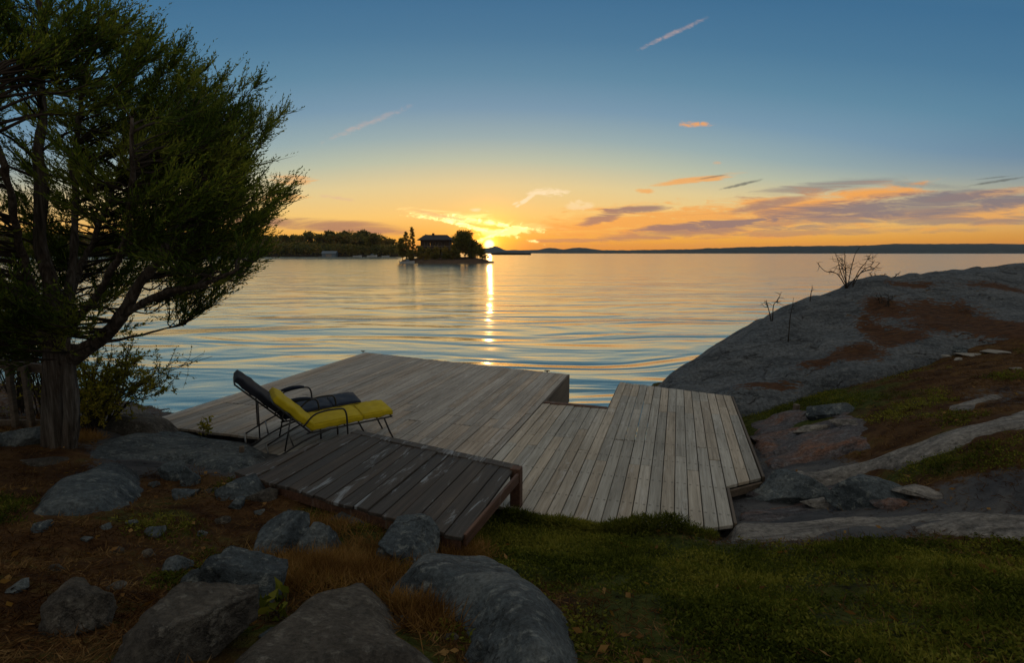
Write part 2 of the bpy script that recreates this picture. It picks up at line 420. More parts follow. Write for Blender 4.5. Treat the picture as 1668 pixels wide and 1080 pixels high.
MAT['dark_deck'] = m_wood('old_dark_boards', (.022, .018, .015), (.05, .042, .036), (.085, .075, .066), (.26, .29, .32), .8)
MAT['beam'] = m_wood('timber_beam', (.05, .038, .028), (.10, .078, .058), (.15, .12, .09), (.3, .28, .26), .1)
MAT['red_beam'] = m_wood('rusty_rim_board', (.045, .022, .014), (.085, .042, .026), (.13, .07, .045), (.3, .28, .26), .2)

def m_bark():
    m, t, b = mat('grey_shaggy_bark', .9, .2)
    o = t.new('ShaderNodeNewGeometry').outputs['Position']
    n1 = t.noise(t.map(o, scale=(26, 26, 1.6)), 1., 5, .65, .5); n2 = t.noise(o, 3., 4, .6)
    col = t.ramp(n1, [(.3, (.018, .015, .012)), (.5, (.075, .065, .055)), (.7, (.17, .155, .14))])
    col = t.mix(t.ss(n2, .4, .65, 0, .5), col, t.mix(1., col, (.75, .6, .5, 1), 'MULTIPLY'))
    t.put(b.inputs['Base Color'], col); bump(t, b, n1, .05, 1.); return m
MAT['bark'] = m_bark()
def m_plain(name, c, rough=.6, spec=.4, metal=0., nsc=8., var=.25, bd=.0):
    m, t, b = mat(name, rough, spec); b.inputs['Metallic'].default_value = metal
    o = t.new('ShaderNodeNewGeometry').outputs['Position']; n = t.noise(o, nsc, 5, .6)
    t.put(b.inputs['Base Color'], t.mix(n, tuple(x*(1-var) for x in c)+(1,), tuple(min(1, x*(1+var)) for x in c)+(1,)))
    if bd: bump(t, b, n, bd, .7)
    return m
def m_leaf(name, c1, c2, c3, transl=.35, nsc=1.8):
    m = bpy.data.materials.new(name); m.use_nodes = True; t = NT(m.node_tree); t.n.clear()
    g = t.new('ShaderNodeNewGeometry'); isl = g.outputs['Random Per Island']
    n = t.noise(g.outputs['Position'], nsc, 3, .6)
    f = t.m('ADD', t.m('MULTIPLY', isl, .45), t.m('MULTIPLY', t.ss(n, .3, .7), .55))
    col = t.ramp(f, [(.15, c1), (.5, c2), (.85, c3)])
    d = t.new('ShaderNodeBsdfDiffuse'); tr = t.new('ShaderNodeBsdfTranslucent')
    t.put(d.inputs[0], col); t.put(tr.inputs[0], t.mix(1., col, (1.5, 1.35, .5, 1), 'MULTIPLY'))
    mx = t.new('ShaderNodeMixShader'); mx.inputs[0].default_value = transl
    t.l.new(d.outputs[0], mx.inputs[1]); t.l.new(tr.outputs[0], mx.inputs[2])
    o = t.new('ShaderNodeOutputMaterial'); t.l.new(mx.outputs[0], o.inputs[0]); return m
MAT['cedar'] = m_leaf('cedar_foliage', (.026, .050, .013), (.090, .145, .030), (.24, .28, .055), .42, 1.2)
MAT['shrub'] = m_leaf('yellow_green_leaves', (.09, .10, .02), (.20, .20, .03), (.34, .28, .05), .4)
MAT['far_leaf'] = m_leaf('far_tree_foliage', (.07, .085, .035), (.15, .15, .055), (.28, .19, .065), .4, .10)
MAT['cover'] = m_leaf('creeping_leaves', (.022, .032, .007), (.090, .11, .018), (.23, .22, .045), .3, 1.1)
MAT['needle'] = m_leaf('brown_needles', (.022, .011, .006), (.095, .048, .020), (.22, .14, .060), .1, 2.0)
MAT['drygrass'] = m_leaf('dry_grass_blades', (.09, .045, .018), (.20, .11, .04), (.32, .20, .08), .3, 3.)
MAT['iron'] = m_plain('black_iron', (.012, .012, .013), .45, .5)
MAT['yellow'] = m_plain('yellow_cushion', (.45, .345, .012), .75, .15, 0, 9, .28, .006)
MAT['navy'] = m_plain('navy_cushion', (.010, .017, .036), .65, .2, 0, 12, .35, .006)
MAT['navy_back'] = m_plain('dark_vinyl', (.016, .018, .027), .8, .2, 0, 12, .3, .005)
MAT['twig'] = m_plain('dark_twig', (.035, .028, .022), .9, .2)
MAT['chip'] = m_plain('pale_stone_chip', (.24, .23, .21), .9, .2)

# ------------------------------------------------------------------ water
def build_water():
    m = bpy.data.materials.new('lake_water'); m.use_nodes = True; t = NT(m.node_tree); t.n.clear()
    pos = t.new('ShaderNodeNewGeometry').outputs['Position']
    x, y, z = t.xyz(pos)
    dist = t.v('LENGTH', pos)
    warp = t.noise(t.map(pos, scale=(.06, .10, 0)), 1., 2, .5)
    q = t.v('ADD', pos, t.v('SCALE', t.comb(0., t.m('SUBTRACT', warp, .5), 0.), scale=5.))
    def wn(sx, sy, rot, det, rough=.5, dis=.3): return t.noise(t.map(q, rot=(0, 0, math.radians(rot)), scale=(sx, sy, 0)), 1., det, rough, dis, '2D')
    swell = wn(.13, .40, 11, 2, .42, 1.1)
    mid = wn(.26, .80, -16, 2, .45, 1.)
    small = wn(1.2, 4.2, 4, 2, .5)
    farw = wn(.06, .24, 3, 3, .5)
    f_near = t.ss(dist, 60., 10.); f_mid = t.ss(dist, 140., 15.)
    h = t.m('MULTIPLY', swell, .56)
    h = t.m('MULTIPLY_ADD', t.m('MULTIPLY', mid, f_mid), .085, h)
    h = t.m('MULTIPLY_ADD', t.m('MULTIPLY', small, f_near), .014, h)
    h = t.m('MULTIPLY_ADD', farw, t.ss(dist, 15., 90., .0, .42), h)
    bp = t.new('ShaderNodeBump'); bp.inputs['Distance'].default_value = 1.
    t.put(bp.inputs['Strength'], t.ss(dist, 220., 14., .10, .235)); t.put(bp.inputs['Height'], h)
    gl = t.new('ShaderNodeBsdfGlossy'); gl.inputs['Roughness'].default_value = .15
    gl.inputs['Color'].default_value = (.98, .91, .77, 1)
    t.l.new(bp.outputs[0], gl.inputs['Normal'])
    df = t.new('ShaderNodeBsdfDiffuse'); df.inputs[0].default_value = (.030, .085, .100, 1)
    lw = t.new('ShaderNodeLayerWeight'); lw.inputs[0].default_value = .5; t.l.new(bp.outputs[0], lw.inputs['Normal'])
    # facing is 0 head-on and 1 at grazing
    fr = t.m('POWER', lw.outputs['Facing'], 1.6)
    fac = t.m('MULTIPLY_ADD', fr, .80, .17, clamp=True)
    mx = t.new('ShaderNodeMixShader'); t.put(mx.inputs[0], fac)
    t.l.new(df.outputs[0], mx.inputs[1]); t.l.new(gl.outputs[0], mx.inputs[2])
    o = t.new('ShaderNodeOutputMaterial'); t.l.new(mx.outputs[0], o.inputs[0])
    s = 7800
    V = [(-s, -70, 0), (s, -70, 0), (s, s, 0), (-s, s, 0)]
    tag(mesh_np('lake_water', V, [(0, 1, 2, 3)], m), 'calm rippled lake reflecting the sunset', kind='structure')
build_water()

# ------------------------------------------------------------------ terrain
CTRL = [P(0, 1078, 1.50), P(400, 1078, 1.42), P(834, 1078, 1.25), P(1300, 1078, 1.2), P(1668, 1078, 1.35),
        P(0, 950, 1.32), P(200, 950, 1.22), P(420, 950, 1.10), P(600, 950, 1.0), P(800, 950, .90), P(1000, 950, .88), P(1300, 950, .90), P(1668, 950, 1.15),
        P(0, 850, 1.15), P(150, 850, 1.08), P(300, 880, 1.0), P(450, 860, .82), P(600, 850, .80), P(700, 875, .72), P(775, 885, .62), P(840, 838, .50), P(960, 862, .52), P(1045, 872, .58), P(1120, 870, .62), P(1190, 862, .60),
        P(1300, 868, .66), P(1400, 855, .74), P(1668, 845, .98),
        P(0, 760, 1.0), P(95, 735, .95), P(200, 740, .80), P(300, 735, .68), P(400, 750, .70), P(330, 775, .78), P(480, 808, .84),
        P(250, 700, .42), P(180, 690, .55), P(20, 700, .95), P(285, 712, .60), P(350, 728, .66), P(255, 696, .50), P(130, 650, .20), P(-60, 680, .9), P(-100, 620, .3),
        # under the decks
        P(560, 740, .30), P(700, 760, .25), P(420, 705, .05), P(480, 660, -.4), P(700, 680, -.4), P(850, 700, -.3), P(960, 760, .1), P(1000, 820, .35), P(1100, 830, .38), P(1050, 700, -.2), P(1120, 740, .1),
        P(930, 650, -.8), P(700, 600, -1.2), P(300, 660, -.5), P(200, 640, -.5), P(60, 600, -.6), P(1020, 640, -.7),
        # right hand hollow and slope
        P(1215, 825, .46), P(1300, 830, .50), P(1400, 800, .62), P(1260, 778, .50), P(1230, 700, .36), P(1210, 662, .34), P(1290, 680, .50), P(1350, 740, .60), P(1500, 780, .88), P(1668, 770, 1.2),
        P(1450, 700, .95), P(1560, 680, 1.15), P(1668, 670, 1.25), P(1330, 640, .60), P(1450, 620, 1.0), P(1560, 600, 1.18), P(1668, 590, 1.36), P(1400, 585, .85), P(1668, 555, 1.42),
        # dome crest country: low here, the outcrop covers it
        T(1100, 650, 10.6), T(1400, 530, 12.0), T(1668, 515, 12.5),
        Vector((4, 15, -1.2)), Vector((10, 18, -1.)), Vector((16, 19, -.5)), Vector((16, 12, 1.4)), Vector((16, 6, 1.7)), Vector((12, 3, 1.9)),
        Vector((0, 18, -2.5)), Vector((-8, 18, -2.5)), Vector((-12, 14, -1.5)), Vector((-12, 8, .4)), Vector((-12, 4, 1.4)), Vector((-6, 0, 1.6)), Vector((0, -1, 1.5)), Vector((6, -1, 1.5)), Vector((12, -3, 2.0)),
        Vector((-12, -4, 1.9)), Vector((0, -5, 1.7)), Vector((3, 1.5, 1.3)), Vector((6, 2.2, 1.35))]
_tz = tps(CTRL, 2e-3)
def ground_z(x, y, detail=True):
    x = np.asarray(x, float); y = np.asarray(y, float)
    xc = np.clip(x, -12, 16); yc = np.clip(y, -5, 18)
    z = _tz(xc, yc)
    z = np.clip(z, -2.5, 3.2)-np.maximum(y-18, 0)*.3
    if detail:
        p = np.stack([x, y, np.zeros_like(x)], -1)
        z = z+.06*fbm(p*np.array((.9, 1.6, 1)), 5, 3)+.03*fbm(p*4.5, 3, 9)
        rp = np.stack([x*.94-y*.34, x*.34+y*.94, x*0], -1)*np.array((1.6, 6.5, 1)); z = z+.035*fbm(rp, 4, 13)*sstep(y, 6., 4.)
    # beneath the boards the ground stays below them
    ca, sa = .958, .286
    b = x*ca-y*sa; a = x*sa+y*ca
    under = sstep(a, 4.62, 4.85)*sstep(a, 12.5, 12.)*sstep(b, -6.6, -6.3)*sstep(b, .98, .86)
    notch = sstep(b, .50, .62)*sstep(a, 6.2, 5.9)
    left = sstep(b, -1.8, -2.3)*sstep(a, 6.05, 5.8)*sstep(b, -3.9, -4.3)+sstep(b, -1.8, -2.3)*sstep(a, 5.6, 5.2)*sstep(b, -4.3, -3.9)
    k = under*(1-notch)*(1-left)
    z = np.where(k > 0, z*(1-k)+np.minimum(z, .44)*k, z)
    return z
def gz(x, y): return float(ground_z(np.array([x]), np.array([y]))[0])
def hit(px, py):                        # where the ray through a photo pixel meets the ground
    d = ray(px, py); t = np.linspace(.8, 30, 1500)
    x, y, z = d[0]*t, d[1]*t, CAMH+d[2]*t
    g = ground_z(x, y); i = np.argmax(z < g)
    return Vector((x[i], y[i], g[i]))

REG = [  # photo pixel, greenness, bare rock
    (1000, 900, 1, 0), (1200, 920, 1, 0), (1450, 920, .8, 0), (1650, 950, .55, 0), (900, 870, 1, 0), (850, 850, 1, 0), (1000, 1050, .7, 0), (1300, 1050, .75, 0), (1600, 1060, .6, 0), (780, 890, .9, 0),
    (1100, 1000, .9, 0), (1500, 1000, .7, 0), (1230, 862, .6, .5), (1400, 850, .3, .8), (1600, 850, .3, .7),
    (50, 900, .4, 0), (200, 900, .5, 0), (150, 1000, .4, 0), (300, 860, .6, 0), (350, 840, .3, 0), (420, 880, .4, 0), (120, 930, .2, 0), (260, 960, .5, 0), (550, 870, .6, 0), (600, 930, .6, 0), (520, 960, .45, 0), (700, 980, .4, 0), (850, 1040, .3, 0),
    (80, 770, .2, .2), (250, 740, .2, 1), (330, 730, .2, 1), (400, 755, .2, 1), (180, 735, .3, .5), (30, 740, .2, .3), (330, 790, .3, .1), (450, 800, .2, .4), (240, 690, .1, 1), (300, 705, .1, 1),
    (1300, 620, .9, 0), (1400, 600, .55, 0), (1500, 590, .4, 0), (1600, 560, .1, 0), (1650, 600, .25, 0), (1350, 650, .75, 0), (1230, 655, .8, 0), (1450, 640, .5, 0), (1550, 650, .2, 0),
    (1230, 700, .1, 1), (1300, 720, .1, 1), (1250, 750, .1, 1), (1420, 720, .4, .2), (1500, 690, .5, 0), (1600, 700, .2, .5), (1230, 820, .1, 1), (1300, 810, .1, .9), (1400, 800, .2, .6), (1500, 780, .6, 0), (1600, 760, .4, 0), (1650, 790, .4, 0),
    (1100, 740, 0, 1), (700, 700, 0, 1), (500, 700, 0, 1)]
def build_ground():
    def axis(a, b, fine0, fine1, df, dc):
        l = list(np.arange(a, fine0, dc))+list(np.arange(fine0, fine1, df))+list(np.arange(fine1, b+dc, dc)); return np.array(l)
    xs = axis(-60, 60, -8, 13, .07, 1.); ys = axis(-60, 24, .4, 13, .07, 1.)
    X, Y = np.meshgrid(xs, ys)
    Z = ground_z(X, Y)
    pts = [P(r[0], r[1], .8) for r in REG]
    Wg = 0; Wr = 0; W = 0
    for q, r in zip(pts, REG):
        w = 1/((X-q.x)**2+(Y-q.y)**2+.05)**1.7
        W = W+w; Wg = Wg+w*r[2]; Wr = Wr+w*r[3]
    V = np.stack([X.ravel(), Y.ravel(), Z.ravel()], 1)
    o = mesh_np('ground', V, grid_faces(len(xs), len(ys)), MAT['ground'], smooth=True, attrs={'green': (Wg/W).ravel(), 'rock': (Wr/W).ravel()})
    tag(o, 'rocky lakeside slope of moss, brown needles and bare stone', kind='structure')
    return xs, ys, Z, (Wg/W), (Wr/W)
GX, GY, GZ, GG, GR = build_ground()
def gsample(A, x, y):
    i = np.clip(np.searchsorted(GX, x)-1, 0, len(GX)-2); j = np.clip(np.searchsorted(GY, y)-1, 0, len(GY)-2)
    fx = np.clip((x-GX[i])/(GX[i+1]-GX[i]), 0, 1); fy = np.clip((y-GY[j])/(GY[j+1]-GY[j]), 0, 1)
    return (A[j, i]*(1-fx)+A[j, i+1]*fx)*(1-fy)+(A[j+1, i]*(1-fx)+A[j+1, i+1]*fx)*fy

# ------------------------------------------------------------------ rock outcrops and boulders
ROCKS = []                              # footprints, so that the ground cover keeps off them
def outcrop(name, pts3, poly, mat_, label, res=.08, amp=.10, freq=.8, seed=1, drop=.25, edge=.35, stretch=(1, 1.6), cat='rock outcrop', lam=1e-3, moss=()):
    f = tps(pts3, lam) if pts3 is not None else None
    xs = [p[0] for p in poly]; ys = [p[1] for p in poly]
    gx = np.arange(min(xs)-edge, max(xs)+edge, res); gy = np.arange(min(ys)-edge, max(ys)+edge, res)
    X, Y = np.meshgrid(gx, gy); Z = f(X, Y) if f else ground_z(X, Y)
    p = np.stack([X, Y, np.zeros_like(X)], -1)
    wob = .10*fbm(p*2.2, 3, seed+5)
    sd = poly_sd(X, Y, poly)+wob
    Z = Z+amp*fbm(p*np.array((stretch[0], stretch[1], 1))*freq, 5, seed)
    led = fbm(p*np.array((stretch[0], stretch[1], 1))*freq*1.4+31, 3, seed+3)      # low ledges along the joints
    Z = Z+amp*.35*np.tanh(led*9)
    Z = Z-drop*(1-sstep(sd, -.05, edge))-2.5*np.maximum(-sd-.05, 0)
    keep = sd > -edge*.9
    V = np.stack([X.ravel(), Y.ravel(), Z.ravel()], 1); F = grid_faces(len(gx), len(gy))
    k = keep.ravel(); F = F[k[F].all(1)]
    used = np.unique(F); remap = -np.ones(len(V), int); remap[used] = np.arange(len(used))
    M_ = sum([np.exp(-(((V[:, 0]-q.x)/rx)**2+((V[:, 1]-q.y)/ry)**2)) for q, rx, ry in moss]) if moss else V[:, 0]*0
    o = mesh_np(name, V[used], remap[F], mat_, smooth=True, attrs={'moss': M_[used]})
    ROCKS.append(poly)
    return tag(o, label, cat)

def build_dome():
    crest = [(1078, 618, 10.2), (1100, 603, 10.5), (1130, 585, 10.8), (1180, 556, 11.1), (1250, 518, 11.5), (1330, 484, 12), (1400, 463, 12.3), (1470, 450, 12.6), (1540, 442, 12.9), (1600, 438, 13.2), (1668, 432, 13.6), (1760, 424, 14)]
    pts = []
    for px, py, Y in crest:
        q = T(px, py, Y); pts.append(q); pts.append(Vector((q.x+.3, q.y+.8, q.z-.18))); pts.append(Vector((q.x+.8, q.y+2.4, -.3 if px < 1500 else q.z-1.8)))
    front = [(1085, 628, 9.7), (1120, 634, 9.5), (1170, 638, 9.35), (1220, 648, 9.1), (1150, 610, 10.1), (1210, 600, 10.1), (1250, 630, 9.4), (1300, 598, 9.8), (1270, 560, 10.5), (1350, 540, 10.8), (1360, 565, 10.2), (1420, 585, 9.6), (1430, 540, 10.6), (1430, 500, 11.3),
             (1500, 555, 10.1), (1520, 510, 11), (1560, 480, 11.8), (1600, 540, 10.4), (1668, 530, 10.5), (1668, 490, 11.5), (1760, 500, 11.5), (1668, 560, 9.9), (1800, 560, 10)]
    pts += [T(*a) for a in front]
    foot = [T(1072, 626, 9.85), T(1120, 638, 9.35), T(1190, 650, 9.0), T(1235, 652, 8.9), T(1300, 622, 9.25), T(1340, 595, 9.6), T(1400, 606, 9.2), T(1440, 592, 9.3), T(1490, 566, 9.7), T(1560, 548, 9.9), T(1668, 545, 10.), T(1820, 540, 10.)]
    back = [Vector((q.x+.8, q.y+2.6, 0)) for q in [T(*c) for c in reversed(crest)]]
    poly = [(q.x, q.y) for q in foot+back]+[(T(1072, 622, 10.3).x, 10.6)]
    return outcrop('granite_outcrop', pts, poly, MAT['rock_dome'], 'large smooth blue-grey granite dome rising right of the dock', .07, .12, .9, 4, .12, .35, (1, 1.3),
        moss=[(T(1530, 503, 11.1), .9, .45), (T(1620, 468, 12.1), .8, .25), (T(1432, 505, 11.3), .3, .3), (T(1425, 545, 10.6), .3, .5), (T(1400, 575, 9.9), .5, .3), (T(1480, 465, 12.1), .6, .15), (T(1650, 535, 10.3), .9, .25), (T(1250, 630, 9.4), .6, .15), (T(1340, 592, 9.8), .5, .15), (T(1470, 556, 10.3), .5, .2), (T(1560, 530, 10.6), .9, .2)]), tps(pts, 1e-3)
dome, dome_z = build_dome()
# ------------------------------------------------------------------ decks
DA = math.radians(16.6)                 # boards run 16.6 degrees right of straight ahead
def W2(b, a): return (b*math.cos(DA)+a*math.sin(DA), -b*math.sin(DA)+a*math.cos(DA))
rnd = random.Random(5)
def boards(name, mt, parent, b0, b1, amin, amax, width=.14, gap=.009, z=0., th=.035, joints=(), seed=1, jit=.004, ends=.012, sag=None):
    r = random.Random(seed); B = Boxes(); b = b0
    while b < b1-.03:
        e = min(b+width-gap, b1-gap*.5)
        lo0, lo1 = amin(b), amin(e); hi0, hi1 = amax(b), amax(e)
        cuts = sorted(j+r.choice((-.4, 0, .4)) for j in joints)
        segs = [(lo0-r.random()*ends, lo1)]; prev0, prev1 = lo0, lo1
        st0, st1 = lo0-r.random()*ends, lo1-r.random()*ends
        tw = r.uniform(-.002, .002)
        for c in cuts+[None]:
            if c is not None and not (max(st0, st1)+.4 < c < min(hi0, hi1)-.4): continue
            en0, en1 = (hi0+r.random()*ends, hi1+r.random()*ends) if c is None else (c, c)
            dz = r.uniform(-jit, jit); t2 = r.uniform(-.003, .003)
            w = r.uniform(0, .003)
            B.raw([(b+w, st0, z-th+dz), (e, st1, z-th+dz), (e, en1, z-th+dz), (b+w, en0, z-th+dz),
                   (b+w, st0, z+dz+t2), (e, st1, z+dz-t2), (e, en1, z+dz-t2+tw), (b+w, en0, z+dz+t2)])
            if c is not None: st0 = st1 = c+.007
        b += width
    return B.build(name, mt, parent, .004)
def beam(name, mt, parent, p, q, w, z0, z1):    # p,q in deck (b,a) coordinates
    B = Boxes(); d = np.array(q)-np.array(p); d = d/np.linalg.norm(d); n = np.array((-d[1], d[0]))*w/2
    B.prism([tuple(p-n), tuple(q-n), tuple(q+n), tuple(p+n)], z0, z1); return B.build(name, mt, parent, .006)
ZD = .6
main = empty('wooden_dock', (0, 0, ZD), -DA, 'broad weathered dock platform that carries the two loungers', 'dock')
back = lambda b: 10.65+(-2.02-b)/5.2*1.03
frontm = lambda b: 5.15 if b > -3.6 else (5.3 if b > -5 else 5.75)
boards('deck_boards', MAT['deck'], main, -7.22, -2.015, frontm, back, .142, .005, 0, .035, (7.4,), 11)
beam('side_board', MAT['beam'], main, np.array((-2.0, 8.47)), np.array((-2.0, 10.68)), .035, -.57, -.004)
beam('back_board', MAT['beam'], main, np.array((-7.2, 11.64)), np.array((-2.03, 10.62)), .03, -.22, -.036)
beam('left_board', MAT['beam'], main, np.array((-7.2, 6.)), np.array((-7.2, 11.6)), .03, -.24, -.036)
for bb in (-6.9, -5.3, -3.7, -2.1):
    beam('joist', MAT['beam'], main, np.array((bb, 6.)), np.array((bb, back(bb)-.12)), .05, -.22, -.037)
    tube_obj('pile', [(np.array([(bb, back(bb)-.35, -1.6), (bb, back(bb)-.35, -.222)]), .09)], MAT['beam'], main, 10)
for px, py in ((595, 573), (893, 605)):       # small cleats on the far edge
    q = P(px, py, ZD); b = q.x*math.cos(DA)-q.y*math.sin(DA); a = q.x*math.sin(DA)+q.y*math.cos(DA)-.1
    tube_obj('cleat', [(np.array([(b-.06, a, .03), (b-.03, a, .033), (b+.03, a, .033), (b+.06, a, .03)]), (.007, .011, .011, .007)), (np.array([(b, a, -.002), (b, a, .034)]), (.016, .010))], MAT['iron'], main, 8)

right = empty('wooden_dock', (0, 0, ZD), -DA, 'stepped grey plank dock beside the granite dome with a notch in its right side', 'dock')
boards('walkway_boards', MAT['deck2'], right, -2.0, -.95, lambda b: 4.80-(b+2)*.1, lambda b: 8.42, .131, .006, -.002, .035, (6.9,), 21)
boards('deck_boards', MAT['deck2'], right, -.95, .57, lambda b: 4.72+max(0., b-.05)*.55, lambda b: 10.28-(b+.95)*.26, .1268, .007, 0, .035, (6.6, 8.9), 22)
boards('deck_boards', MAT['deck2'], right, .575, .96, lambda b: 5.86+(b-.57)*.9, lambda b: 9.88-(b-.57)*.2, .128, .009, 0, .035, (8.6,), 23)
beam('rim_board', MAT['red_beam'], right, np.array((-1.98, 8.50)), np.array((-.97, 8.44)), .11, -.05, .012)
beam('side_board', MAT['beam'], right, np.array((-.965, 8.5)), np.array((-.965, 10.25)), .03, -.5, -.037)
beam('side_board', MAT['beam'], right, np.array((.985, 6.25)), np.array((.975, 9.8)), .03, -.13, -.002)
beam('side_board', MAT['beam'], right, np.array((.59, 5.04)), np.array((.59, 5.84)), .03, -.13, -.002)
beam('step_board', MAT['beam'], right, np.array((.61, 5.86)), np.array((.96, 6.18)), .03, -.12, -.037)
beam('back_board', MAT['beam'], right, np.array((-.94, 10.26)), np.array((.95, 9.78)), .03, -.25, -.037)
for bb in (-1.9, -.9, .4, .9):
    tube_obj('pile', [(np.array([(bb, 8.1, -1.3), (bb, 8.1, -.04)]), .08)], MAT['beam'], right, 10)

# dark raised platform in front
ZR = .96
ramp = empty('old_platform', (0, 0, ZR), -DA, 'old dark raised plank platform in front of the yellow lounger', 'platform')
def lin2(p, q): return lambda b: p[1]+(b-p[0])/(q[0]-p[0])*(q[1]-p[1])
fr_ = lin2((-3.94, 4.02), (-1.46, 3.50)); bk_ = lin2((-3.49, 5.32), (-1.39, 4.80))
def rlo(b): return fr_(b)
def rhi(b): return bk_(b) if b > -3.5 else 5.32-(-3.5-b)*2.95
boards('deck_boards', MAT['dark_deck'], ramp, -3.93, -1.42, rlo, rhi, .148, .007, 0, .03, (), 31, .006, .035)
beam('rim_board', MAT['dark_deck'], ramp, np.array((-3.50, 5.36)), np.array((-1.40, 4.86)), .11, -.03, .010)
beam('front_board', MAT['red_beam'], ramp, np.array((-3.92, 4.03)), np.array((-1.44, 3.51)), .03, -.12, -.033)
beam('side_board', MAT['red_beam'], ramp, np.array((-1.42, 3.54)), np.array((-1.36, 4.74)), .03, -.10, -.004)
for (b, a) in ((-1.40, 4.84), (-3.5, 5.22), (-1.52, 3.66), (-3.8, 4.15)):
    x, y = W2(b, a); g = gz(x, y)-.08
    B = Boxes(); B.prism([(b-.05, a-.05), (b+.05, a-.05), (b+.05, a+.05), (b-.05, a+.05)], min(g-ZR, -.3), -.034 if a < 4.7 or b < -3 else .012)
    B.build('leg', MAT['red_beam'], ramp, .006)

# ------------------------------------------------------------------ loungers
def cushion(name, mt, parent, L, Wd, Hh, xf, seed=0, puff=.008):
    # a soft pad: box grid with rounded edges, laid along local x
    nx, ny, nz = 26, 14, 5
    bm = bmesh.new(); bmesh.ops.create_cube(bm, size=1.)
    bmesh.ops.subdivide_edges(bm, edges=bm.edges[:], cuts=11, use_grid_fill=True)
    for v in bm.verts:
        x, y, z = v.co
        X, Y, Z = abs(x)*2, abs(y)*2, abs(z)*2
        # pull the corners in
        rx = .5*L; ry = .5*Wd; rz = .5*Hh; r = rz*.55
        px, py, pz = x*L, y*Wd, z*Hh
        ix = max(-rx+r, min(rx-r, px)); iy = max(-ry+r, min(ry-r, py)); iz = max(-rz+r, min(rz-r, pz))
        d = Vector((px-ix, py-iy, pz-iz))
        if d.length > 1e-6: d = d.normalized()*r
        q = Vector((ix, iy, iz))+d
        q.z += (1 if z > 0 else 0)*puff*(1-X**4)*(1-Y**4)
        q.z += .006*math.sin(q.x*23+seed)*math.sin(q.y*17+seed*2)+.004*math.sin(q.x*41-seed)
        v.co = q
    for v in bm.verts: v.co = xf @ v.co
    me = bpy.data.meshes.new(name); bm.to_mesh(me); bm.free()
    return link(name, me, mt, parent, True)
